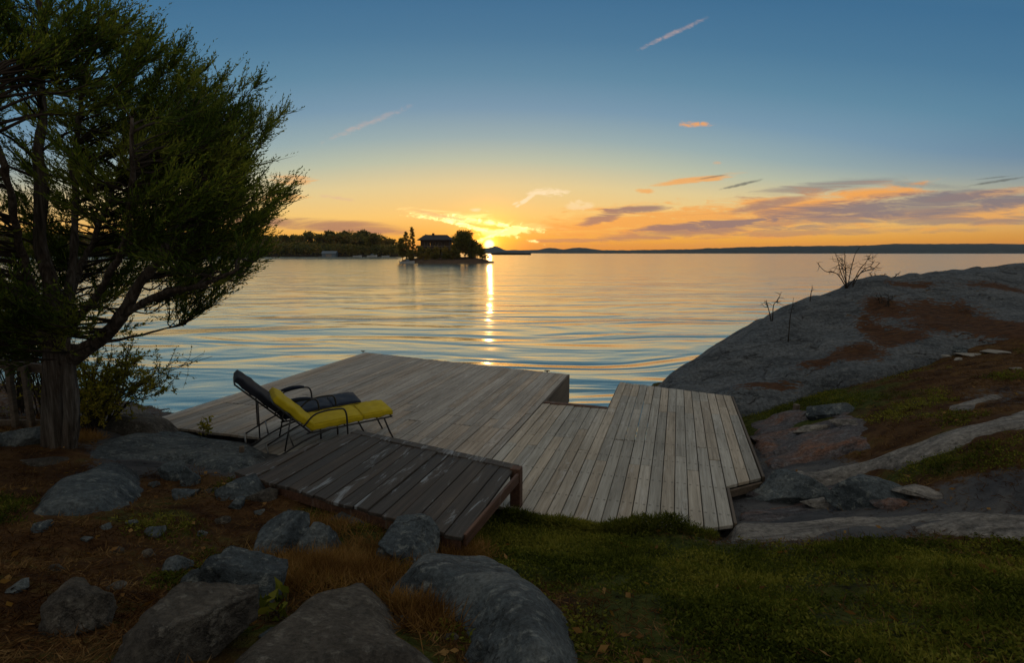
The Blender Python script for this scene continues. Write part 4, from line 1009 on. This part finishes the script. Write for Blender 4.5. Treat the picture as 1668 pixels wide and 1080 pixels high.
def cover(name, n, seed, wf, leaves, l, w, hmax, mt, label, xr=(-9, 13), yr=(.8, 10.5), up=.5):
    x, y, rg = scatter(n, seed, xr, yr, wf); z = ground_z(x, y); n = len(x)
    hgt = hmax*(.35+.65*np.clip(fbm(np.stack([x, y, x*0], 1)*2.6, 3, seed)+.5, 0, 1))
    B, D = [], []
    for k in range(leaves):
        f = rg.uniform(0, 1, n); off = rg.normal(0, .022, (n, 2))
        B.append(np.stack([x+off[:, 0], y+off[:, 1], z+hgt*f-.006], 1)); D.append(unit(rg.normal(0, 1, (n, 3))*np.array((1, 1, .5))+np.array((0, 0, up))))
    B, D = np.concatenate(B), np.concatenate(D); m = len(B)
    V, F = blades(B, D, rg.uniform(.6, 1.3, m)*l, rg.uniform(.6, 1.2, m)*w, seed=seed+1)
    return tag(mesh_np(name, V, F, mt), label, kind='stuff')
gfun = lambda x, y: sstep(gsample(GG, x, y)+.9*fbm(np.stack([x, y, x*0], 1)*1.6, 4, 77), .40, .95)*(1-sstep(gsample(GR, x, y), .35, .6))
bfun = lambda x, y: (1-sstep(gsample(GG, x, y), .45, .85))*(1-sstep(gsample(GR, x, y), .45, .8))
cover('creeping_ground_cover', 26000, 101, gfun, 8, .024, .0065, .055, MAT['cover'], 'low creeping green ground cover in front of the dock')
cover('needle_litter', 34000, 102, bfun, 5, .06, .0026, .02, MAT['needle'], 'brown fallen needles and dry moss on the slopes', up=.05)
def dry(x, y):
    w = 0
    for px, py, r in ((135, 708, .5), (160, 714, .35), (200, 712, .25), (120, 690, .4), (540, 930, .5), (520, 870, .25), (600, 850, .25), (700, 990, .3), (760, 905, .2), (720, 900, .2)):
        q = hit(px, py); w = w+np.exp(-((x-q.x)**2+(y-q.y)**2)/(r*r*.5))
    return np.clip(w, 0, 1)
cover('dry_grass', 4200, 103, dry, 5, .11, .0022, .03, MAT['drygrass'], 'tufts of dry tan grass beside the cedar and between boulders', up=1.1)

# ------------------------------------------------------------------ far shore, island, hills
def ridge(name, prof, Y, depth, m, label, seed, bumpz, step):
    # hill country: a silhouette height for each photo column at distance Y, falling away in front and behind
    pxs = np.array([p[0] for p in prof], float); zs = np.array([T(p[0], p[1], Y).z for p in prof]); xs0 = np.array([T(p[0], 412, Y).x for p in prof])
    xs = np.arange(xs0.min(), xs0.max(), step); h = np.interp(xs, xs0, zs); nd = 15
    X, Dp = np.meshgrid(xs, np.linspace(0, 1, nd)); H = np.broadcast_to(h, X.shape)
    Yy = Y+(Dp-.35)*depth
    sh = np.sin(np.clip(Dp/.7, 0, 1)*math.pi/2)**.6*np.where(Dp > .7, 1-.6*((Dp-.7)/.3)**2, 1)
    Z = H*sh+bumpz*fbm(np.stack([X/step/2.5, Yy/step/2.5, X*0], -1), 3, seed)*(Dp > .05)
    Z = np.where(Dp < .02, -1.5, Z)
    return tag(mesh_np(name, np.stack([X.ravel(), Yy.ravel(), Z.ravel()], 1), grid_faces(len(xs), nd), m, smooth=True), label, kind='structure')
MAT['hill'] = m_plain('wooded_hills', (.03, .05, .055), .95, .1, 0, .02, .35)
MAT['bank'] = m_plain('dark_bank', (.030, .024, .016), .95, .1, 0, .3, .4)
MAT['islrock'] = m_plain('island_rock', (.085, .060, .042), .9, .2, 0, .5, .5)
ridge('hills', [(760, 406), (790, 404), (806, 400.5), (814, 403), (822, 407.2), (860, 407.5), (880, 406.4), (896, 403.2), (908, 404.2), (922, 406.2), (936, 404.3), (951, 403), (966, 404.6), (984, 407.4), (1030, 407.6), (1112, 406.2), (1200, 405.), (1400, 404), (2200, 404)], 5200, 900, MAT['hill'], 'distant low wooded hills beyond the lake', 3, 7, 14)
ridge('hills', [(900, 412), (1000, 409.5), (1060, 408), (1120, 407.3), (1150, 406.4), (1175, 403.6), (1195, 404.3), (1216, 402.6), (1260, 401.4), (1320, 400), (1400, 399.6), (1451, 399.2), (1480, 397.4), (1503, 396), (1560, 396.8), (1620, 396), (1700, 396.5), (1900, 398), (2300, 397)], 3600, 800, MAT['hill'], 'long dark wooded ridge on the right horizon', 4, 5, 10)
ridge('far_bank', [(-900, 409), (-300, 408), (0, 408), (300, 408.5), (500, 409), (600, 409.5), (648, 411), (690, 412), (720, 414.5)], 470, 60, MAT['bank'], 'low dark bank of the far left shore', 5, .5, 3)
ridge('far_strip', [(420, 421.5), (480, 420.8), (560, 420.6), (640, 420.5), (655, 421)], 285, 3, MAT['bank'], 'thin low dark strip before the far left shore', 6, .12, 2)  # low dark strip along the water before the far bank
ridge('low_islet', [(800, 412.4), (812, 411.2), (830, 411.4), (850, 411.8), (868, 412.2)], 900, 20, MAT['bank'], 'flat islet under the setting sun', 7, .1, 4)

def crown_mesh(seed, W, H, z0, leaves, ll, lw, kind='round'):
    rg = np.random.RandomState(seed); C, S = [], []
    k = 16 if kind == 'round' else 22
    for i in range(k):
        f = rg.uniform(0, 1)
        if kind == 'round':
            r = W/2*math.sin(math.pi*min(.97, .16+.84*f))**.7*rg.uniform(.1, .78); a = rg.uniform(0, 6.28); C.append((r*math.cos(a), r*math.sin(a), z0+(H-z0)*(.08+.84*f))); S.append(W*rg.uniform(.13, .24))
        else:
            f = i/k; r = W/2*(1-f)**.8*rg.uniform(.4, 1); a = i*2.4; C.append((r*math.cos(a), r*math.sin(a), z0+(H-z0)*f)); S.append(W*.13*(1.1-f*.7))
    C, S = np.array(C), np.array(S); idx = rg.randint(0, k, leaves); d = unit(rg.normal(0, 1, (leaves, 3)))*(rg.uniform(.4, 1.1, (leaves, 1)))
    B = C[idx]+d*S[idx][:, None]*np.array((1, 1, .75 if kind == 'round' else .35))
    V, F = blades(B, rg.normal(0, 1, (leaves, 3))+d, rg.uniform(.6, 1.3, leaves)*ll, rg.uniform(.6, 1.3, leaves)*lw, seed=seed+1)
    return V, F
PROTO = []
def far_tree_mesh(seed, W, H, z0, leaves, ll, lw, kind='round'):
    V, F = crown_mesh(seed, W, H, z0, leaves, ll, lw, kind)
    o = mesh_np('crown', V, F, MAT['far_leaf']); me = o.data; bpy.data.objects.remove(o)
    rg = np.random.RandomState(seed+9); tp = [(np.array([(0, 0, -1.), (rg.normal(0, .02)*H, 0, z0), (rg.normal(0, .03)*H, rg.normal(0, .02)*H, H*.8)]), (H*.022, H*.017, H*.006))]
    for k in range(4):
        a = rg.uniform(0, 6.28); zb = z0*.9+(H-z0)*.12*k; tp.append((np.array([(0, 0, zb), (W*.16*math.cos(a), W*.16*math.sin(a), zb+H*.12), (W*.3*math.cos(a), W*.3*math.sin(a), zb+H*.2)]), (H*.011, H*.008, H*.004)))
    o = tube_obj('trunk', tp, MAT['twig'], None, 6); tm = o.data; bpy.data.objects.remove(o)
    return me, tm
def put_tree(ms, x, y, z, s, rz, name, label, group=None):
    t = empty(name, (x, y, z), rz, label, 'tree', group); t.scale = s
    for n, me in (('crown', ms[0]), ('trunk', ms[1])):
        o = bpy.data.objects.new(n, me); SC.collection.objects.link(o); o.parent = t
protos = [far_tree_mesh(200+i, w*1.15, 1*h, h*.04, 2600, 1.5, .50) for i, (w, h) in enumerate([(15, 16), (18, 17), (13, 17), (17, 14), (14, 15)])]
rr = random.Random(3)
tops = lambda px: float(np.interp(px, [-400, 0, 430, 470, 500, 540, 575, 600, 625, 648, 660], [380, 376, 384, 381, 380, 380, 376, 379, 384, 386, 392]))
row = []
px = -330
while px < 662: row.append((px, rr.uniform(462, 474), 0)); px += rr.uniform(24, 34)
px = -320
while px < 640: row.append((px, rr.uniform(482, 498), 1)); px += rr.uniform(22, 34)
for i, (px, Y, back_) in enumerate(row):
    ms = protos[rr.randrange(5)]; hz_ = T(px, tops(px)+rr.uniform(-1.5, 5), Y).z-1.; base = 1.2 if not back_ else 1.6
    H = {0: 16, 1: 17, 2: 17, 3: 14, 4: 15}[protos.index(ms)]; k = hz_/H*(1. if back_ else rr.uniform(.84, 1.))
    put_tree(ms, T(px, 412, Y).x, Y, base, (k*rr.uniform(1.2, 1.6), k*1.2, k), rr.uniform(0, 6.28), 'shore_tree', 'broad dark tree in the back row along the far left shore' if back_ else 'dark leafy tree in the front row along the far left shore', 'back row of trees on the far left shore' if back_ else 'front row of trees on the far left shore')

def island():
    Y = 170.
    xs = np.arange(T(628, 412, Y).x, T(842, 412, Y).x, .5); ys = np.arange(158, 196, .5); X, Yy = np.meshgrid(xs, ys)
    poly = [(T(a, 412, y).x, y) for a, y in [(644, 171), (655, 166), (690, 163), (740, 163), (780, 165), (806, 170), (816, 176), (800, 184), (740, 190), (680, 190), (650, 182)]]
    sd = poly_sd(X, Yy, poly)+1.0*fbm(np.stack([X*.25, Yy*.25, X*0], -1), 3, 8)
    Z = -1+np.clip(sd, -2, 2)*.9+np.clip(sd-2, 0, 6)*.14+.35*fbm(np.stack([X*.5, Yy*.5, X*0], -1), 4, 9)
    xr = T(775, 412, Y).x; Z = Z-np.clip(X-xr, 0, 9)*.10
    tag(mesh_np('island_ground', np.stack([X.ravel(), Yy.ravel(), Z.ravel()], 1), grid_faces(len(xs), len(ys)), MAT['islrock'], smooth=True), 'low rocky island ground under the house', kind='structure')
island()
MAT['hwall'] = m_plain('dark_cottage_wall', (.060, .045, .036), .8, .2, 0, .6, .3)
MAT['hroof'] = m_plain('cottage_roof', (.026, .025, .030), .7, .3, 0, .6, .2)
MAT['hframe'] = m_plain('window_frame', (.20, .18, .16), .6, .3)
MAT['white'] = m_plain('white_paint', (.30, .32, .34), .5, .4, 0, 1., .1)
MAT['blue_paint'] = m_plain('blue_grey_paint', (.09, .13, .17), .6, .4, 0, 1., .1)
def glass():
    m, t, b = mat('window_glass', .05, .6); b.inputs['Base Color'].default_value = (.7, .75, .75, 1); b.inputs['Transmission Weight'].default_value = 1.; b.inputs['IOR'].default_value = 1.05
    return m
MAT['glass'] = glass()
def cottage():
    x0, x1 = T(687, 412, 176).x, T(733, 412, 176).x; y0, y1 = 174., 181.; zb, zm, ze, zt = 1.3, 4.2, 6.9, 8.7
    t = empty('cottage', (0, 0, 0), 0, 'dark two-storey cottage with a hipped roof on the island', 'house')
    def box(B, a, b, c, d, e, f): B.prism([(a, c), (b, c), (b, d), (a, d)], e, f)
    B = Boxes(); box(B, x0, x1, y0, y1, zb-.8, zm); B.build('lower_storey', MAT['hwall'], t, .02)
    # upper storey: front and back walls with openings one can see through
    wins = [(x0+1.2+1.75*i, x0+2.1+1.75*i) for i in range(4)]; za, zc = zm+.75, zm+2.0
    B = Boxes()
    for y in (y0+.05, y1-.30):
        box(B, x0, x1, y, y+.25, zm+.003, za); box(B, x0, x1, y, y+.25, zc, ze)
        e = [x0]+[v for w in wins for v in w]+[x1]
        for i in range(0, len(e), 2): box(B, e[i], e[i+1], y, y+.25, za+.002, zc-.002)
    for x in (x0, x1-.25): box(B, x+.002, x+.248, y0+.31, y1-.31, zm+.004, ze-.002)
    B.build('upper_wall', MAT['hwall'], t, 0)
    for a, b in wins:
        w = Boxes(); 
        for q in ((a, a+.07), (b-.07, b), ((a+b)/2-.03, (a+b)/2+.03)): box(w, q[0], q[1], y0+.0, y0+.045, za, zc)
        box(w, a+.072, b-.072, y0+.005, y0+.04, (za+zc)/2-.03, (za+zc)/2+.03)
        f = w.build('window', MAT['hframe'], t, 0)
        w = Boxes(); box(w, a+.01, b-.01, y0+.15, y0+.17, za+.01, zc-.01); w.build('pane', MAT['glass'], f, 0)
    def hip(name, a, b, c, d, z0, z1, inset, over):
        a, b, c, d = a-over, b+over, c-over, d+over; V = [(a, c, z0), (b, c, z0), (b, d, z0), (a, d, z0), (a, c, z0+.18), (b, c, z0+.18), (b, d, z0+.18), (a, d, z0+.18), (a+inset, (c+d)/2-.2, z1), (b-inset, (c+d)/2-.2, z1), (b-inset, (c+d)/2+.2, z1), (a+inset, (c+d)/2+.2, z1)]
        F = [(3, 2, 1, 0), (0, 1, 5, 4), (1, 2, 6, 5), (2, 3, 7, 6), (3, 0, 4, 7), (4, 5, 9, 8), (5, 6, 10, 9), (6, 7, 11, 10), (7, 4, 8, 11), (8, 9, 10, 11)]
        me = bpy.data.meshes.new(name); me.from_pydata(V, [], F); return link(name, me, MAT['hroof'], t)
    hip('roof', x0, x1, y0, y1, ze, zt, 1.9, .9)
    # side porch with a lower roof on the left, balcony on the front
    xa = T(679, 412, 176).x
    B = Boxes(); box(B, xa+.4, x0-.01, y0+1, y1-1, zb-.8, zm+.6); B.build('side_wing', MAT['hwall'], t, 0)
    B = Boxes(); box(B, xa, x0-.02, y0+.4, y1-.4, zm+.6, zm+.8); B.build('wing_roof', MAT['hroof'], t, .05)
    B = Boxes(); box(B, x0, x1+.8, y0-1.6, y0-.01, zm-.15, zm); B.build('balcony', MAT['hwall'], t, 0)
    B = Boxes(); box(B, x0, x1+.8, y0-1.6, y0-1.52, zm+.85, zm+.95)
    for i in range(14): xx = x0+.03+i*(x1+.7-x0)/13; box(B, xx, xx+.06, y0-1.59, y0-1.53, zm+.002, zm+.849)
    B.build('balcony_rail', MAT['hframe'], t, 0)
    B = Boxes()
    for i in range(5): xx = x0+.1+i*(x1+.5-x0)/4; box(B, xx, xx+.16, y0-1.5, y0-1.34, zb-.8, zm-.152)
    for xx in (x1+.5,): box(B, xx, xx+.15, y1-.4, y1-.2, zb-.8, ze-.01)
    B.build('post', MAT['hwall'], t, 0)
    for i in range(3):
        w = Boxes(); xx = x0+1.+2.7*i; box(w, xx, xx+1.2, y0-.04, y0-.004, 2.0, 3.4); f = w.build('window', MAT['hframe'], t, 0)
        w = Boxes(); box(w, xx+.1, xx+1.1, y0-.06, y0-.043, 2.1, 3.3); w.build('pane', MAT['glass'], f, 0)
    B = Boxes(); box(B, x0+3.2, x0+3.9, y0+3, y0+3.7, zt-1., zt+.5); B.build('chimney', MAT['hwall'], t, .02)
cottage()
def one_tree(px, top, Y, wpx, z0, seed, label, name='island_tree', kind='round', leaves=2600, ll=.55, lw=.16, base=1.0):
    H = T(px, top, Y).z-base; W = wpx/FPX*Y
    put_tree(far_tree_mesh(seed, W, H, z0*H, leaves, ll, lw, kind), T(px, 412, Y).x, Y, base, (1, 1, 1), seed, name, label)
one_tree(757, 373.5, 172, 44, .12, 301, 'big round dark tree right of the island cottage', leaves=5200)
one_tree(770, 388, 169, 26, .05, 302, 'low bushy tree at the right end of the island trees', leaves=1800)
one_tree(744, 386, 168, 18, .05, 303, 'small tree between the cottage and the big round tree', leaves=1300)
one_tree(672, 369.5, 173, 17, .18, 304, 'tall thin pine left of the island cottage', 'pine_tree', 'pine', 1500, .5, .10)
one_tree(662, 377, 175, 22, .14, 305, 'leaning pine behind the tall thin one on the island', 'pine_tree', 'pine', 1500, .5, .10)
one_tree(694, 381, 184, 26, .05, 311, 'leafy tree rising behind the left end of the cottage roof', leaves=1500)
one_tree(737, 384, 184, 26, .05, 312, 'leafy tree behind the right end of the cottage', leaves=1500)
one_tree(775, 394, 176, 30, .02, 313, 'wide low tree beneath the big round one on the island', leaves=1800)
one_tree(655, 388, 174, 20, .08, 306, 'small leafy tree at the left end of the island', leaves=1500)
for i, (px, top, Y, w) in enumerate([(683, 399, 168, 22), (697, 403, 167, 20), (711, 401, 168, 22), (726, 403, 168, 20), (738, 398, 169, 18), (786, 405, 170, 18), (668, 406, 168, 16)]):
    lab = ['bush below the left wall of the cottage', 'second bush from the left below the cottage', 'rounded bush below the middle of the cottage', 'bush below the right half of the cottage', 'bush at the right corner of the cottage', 'low bush on the right tail of the island', 'bush at the foot of the tall thin pine'][i]
    H = T(px, top, Y).z-.6
    ms = far_tree_mesh(320+i, w/FPX*Y, H, .05*H, 900, .45, .14)
    put_tree(ms, T(px, 412, Y).x, Y, .6, (1, 1, 1), i, 'bush', lab)
def boat(px, Y, L, label, m_, cabin=True, rz=.1):
    x = T(px, 412, Y).x; t = empty('moored_boat', (x, Y, 0), rz, label, 'boat')
    n = 12; V = []; F = []
    for i in range(n+1):
        s = i/n; w = .5*L*.32*math.sin(math.pi*min(1, .18+s*.82))**.5 if s < .98 else .02; zt = L*(.13+.06*s*s); xx = (s-.5)*L
        V += [(xx, -w, zt), (xx, -w*.75, .0), (xx, 0, -.2), (xx, w*.75, .0), (xx, w, zt), (xx, w*.8, zt-.05), (xx, 0, zt-.12), (xx, -w*.8, zt-.05)]
    for i in range(n):
        for k in range(8): a = i*8+k; b = i*8+(k+1) % 8; F.append((a, b, b+8, a+8))
    F.append(tuple(range(7, -1, -1))); F.append(tuple(n*8+k for k in range(8)))
    me = bpy.data.meshes.new('hull'); me.from_pydata(V, [], F); link('hull', me, m_, t)
    if cabin:
        B = Boxes(); a, b, w, z0, z1 = -.12*L, .2*L, .11*L, .10*L, .27*L
        B.raw([(a, -w, z0), (b, -w, z0), (b, w, z0), (a, w, z0), (a+.03*L, -w*.85, z1), (b-.09*L, -w*.85, z1), (b-.09*L, w*.85, z1), (a+.03*L, w*.85, z1)]); B.build('cabin', MAT['blue_paint'], t, .03)
    tube_obj('outboard', [(np.array([(-.53*L, 0, -.1), (-.53*L, 0, .16*L), (-.5*L, 0, .2*L)]), (.05, .09, .06))], MAT['iron'], t, 6)
boat(663, 162, 4.2, 'small pale motorboat moored at the left end of the island', MAT['white'], True, .15)
boat(582, 440, 7, 'white boat moored left of two others off the far shore', MAT['white'], False, .05)
boat(606, 442, 8, 'white boat moored between two others off the far shore', MAT['white'], True, 0)
boat(628, 441, 6, 'white boat moored nearest the island off the far shore', MAT['white'], False, -.05)
def boathouse():
    Y = 446.; x0, x1 = T(524, 412, Y).x, T(546, 412, Y).x
    t = empty('boathouse', (0, 0, 0), 0, 'small blue-grey boathouse on the far left shore', 'building')
    B = Boxes(); B.prism([(x0, Y), (x1, Y), (x1, Y+7), (x0, Y+7)], -.5, 2.6); B.build('wall', MAT['blue_paint'], t, .02)
    me = bpy.data.meshes.new('roof'); a, b, c, d = x0-.5, x1+.5, Y-.5, Y+7.5
    me.from_pydata([(a, c, 2.61), (b, c, 2.61), (b, d, 2.61), (a, d, 2.61), (a, (c+d)/2, 4.6), (b, (c+d)/2, 4.6)], [], [(3, 2, 1, 0), (0, 1, 5, 4), (2, 3, 4, 5), (1, 2, 5), (3, 0, 4)]); link('roof', me, MAT['blue_paint'], t)
    B = Boxes(); xm = (x0+x1)/2; B.prism([(xm-2.4, Y-.06), (xm+2.4, Y-.06), (xm+2.4, Y-.004), (xm-2.4, Y-.004)], .1, 2.1); B.build('door', MAT['hframe'], t, 0)
    B = Boxes(); B.prism([(x0+.8, Y-9), (x0+2.2, Y-9), (x0+2.2, Y-.07), (x0+.8, Y-.07)], .3, .45); B.build('jetty', MAT['hframe'], t, 0)
boathouse()

# ------------------------------------------------------------------ haze
HAZE = 4e-5
if HAZE:
    m = bpy.data.materials.new('evening_haze'); m.use_nodes = True; t = NT(m.node_tree); t.n.clear()
    pv = t.new('ShaderNodeVolumePrincipled'); pv.inputs['Color'].default_value = (.80, .88, 1., 1); pv.inputs['Density'].default_value = HAZE; pv.inputs['Anisotropy'].default_value = .35
    o = t.new('ShaderNodeOutputMaterial'); t.l.new(pv.outputs[0], o.inputs['Volume'])
    s = 8000.; B = Boxes(); B.prism([(-s, -90), (s, -90), (s, s), (-s, s)], -35., 110.); tag(B.build('haze', m, None, 0), 'thin evening haze over the lake', kind='stuff')

# undergrowth that closes the foot of the far wood
def undergrowth():
    rg = np.random.RandomState(77); n = 38000
    px = rg.uniform(-380, 655, n); Y = rg.uniform(452, 478, n); x = (px-834)/FPX*Y/1.0
    h = 9.+3.*fbm(np.stack([x*.06, Y*.06, x*0], 1), 3, 6); z = 1.+rg.uniform(0, 1, n)**.8*np.maximum(h, 1.5)
    V, F = blades(np.stack([x, Y, z], 1), rg.normal(0, 1, (n, 3)), rg.uniform(.8, 2., n), rg.uniform(.4, .8, n), seed=5)
    tag(mesh_np('undergrowth', V, F, MAT['far_leaf']), 'dense low bushes under the far shore trees', kind='stuff')
undergrowth()

def fallen():
    x, y, rg = scatter(520, 301, (-6, 8), (1.2, 7), lambda x, y: x*0+.6); z = ground_z(x, y)+rg.uniform(.01, .05, len(x))
    V, F = blades(np.stack([x, y, z], 1), rg.normal(0, 1, (len(x), 3))*np.array((1, 1, .25)), rg.uniform(.03, .065, len(x)), rg.uniform(.010, .020, len(x)), seed=8)
    tag(mesh_np('fallen_leaves', V, F, MAT['drygrass']), 'scattered tan fallen leaves on grass and moss', kind='stuff')
fallen()
cover('grass_tufts', 2600, 104, lambda x, y: gfun(x, y)*sstep(fbm(np.stack([x, y, x*0], 1)*1.3, 3, 55), .0, .25), 6, .075, .0022, .05, MAT['cover'], 'longer ragged grass tufts in the green cover', up=1.4)

def pebbles():
    spots = [(70, 860, 26), (190, 900, 18), (140, 880, 14), (240, 905, 20), (330, 870, 16), (360, 850, 22), (215, 850, 14), (90, 930, 20), (30, 960, 26), (190, 960, 22), (420, 835, 18), (470, 835, 14),
             (500, 935, 18), (560, 900, 16), (440, 1035, 26), (590, 925, 14), (250, 790, 20), (340, 800, 20), (170, 860, 16), (270, 1000, 20), (700, 915, 16), (735, 1040, 22)]
    for i, (px, py, w) in enumerate(spots):
        o = boulder(px, py, w, w*.55, (RB, RT)[i % 2], ('small bluish loose stone half sunk in the brown needle slope', 'small brown-grey loose stone half sunk in the brown needle slope')[i % 2], 400+i, None, .8, .35, 'loose_stone'); o['group'] = ('bluish', 'brown-grey')[i % 2]+' loose stones on the left slope'
    for i, (px, py, w, h) in enumerate([(1245, 715, 44, 16), (1330, 700, 60, 18), (1285, 738, 52, 14), (1390, 690, 50, 14), (1240, 808, 36, 14), (1340, 820, 50, 16), (1455, 822, 44, 14), (1500, 800, 60, 14)]):
        o = boulder(px, py, w, h, (RR, RBD)[i % 2], ('rusty broken rock piece in the hollow right of the dock', 'pale broken rock piece in the hollow right of the dock')[i % 2], 440+i, .3, .8, .4, 'broken_rock'); o['group'] = ('rusty', 'pale')[i % 2]+' broken rock pieces right of the dock'
pebbles()

def edge_fn(x, y):
    b = x*math.cos(DA)-y*math.sin(DA); a = x*math.sin(DA)+y*math.cos(DA)
    e = 4.74+np.clip(b-.05, 0, 1)*.55-np.where(b < -.95, (b+.95)*.02, 0)
    return ((a > e-.16) & (a < e-.01) & (b > -1.45) & (b < .40)).astype(float)*.9
_dm = deckmask
deckmask = lambda x, y: x*0 > 1
cover('edge_grass', 2400, 110, edge_fn, 7, .05, .0035, .16, MAT['cover'], 'ragged grass growing up against the front edge of the dock', xr=(-2, 3), yr=(3.8, 5.6), up=.9)
deckmask = _dm
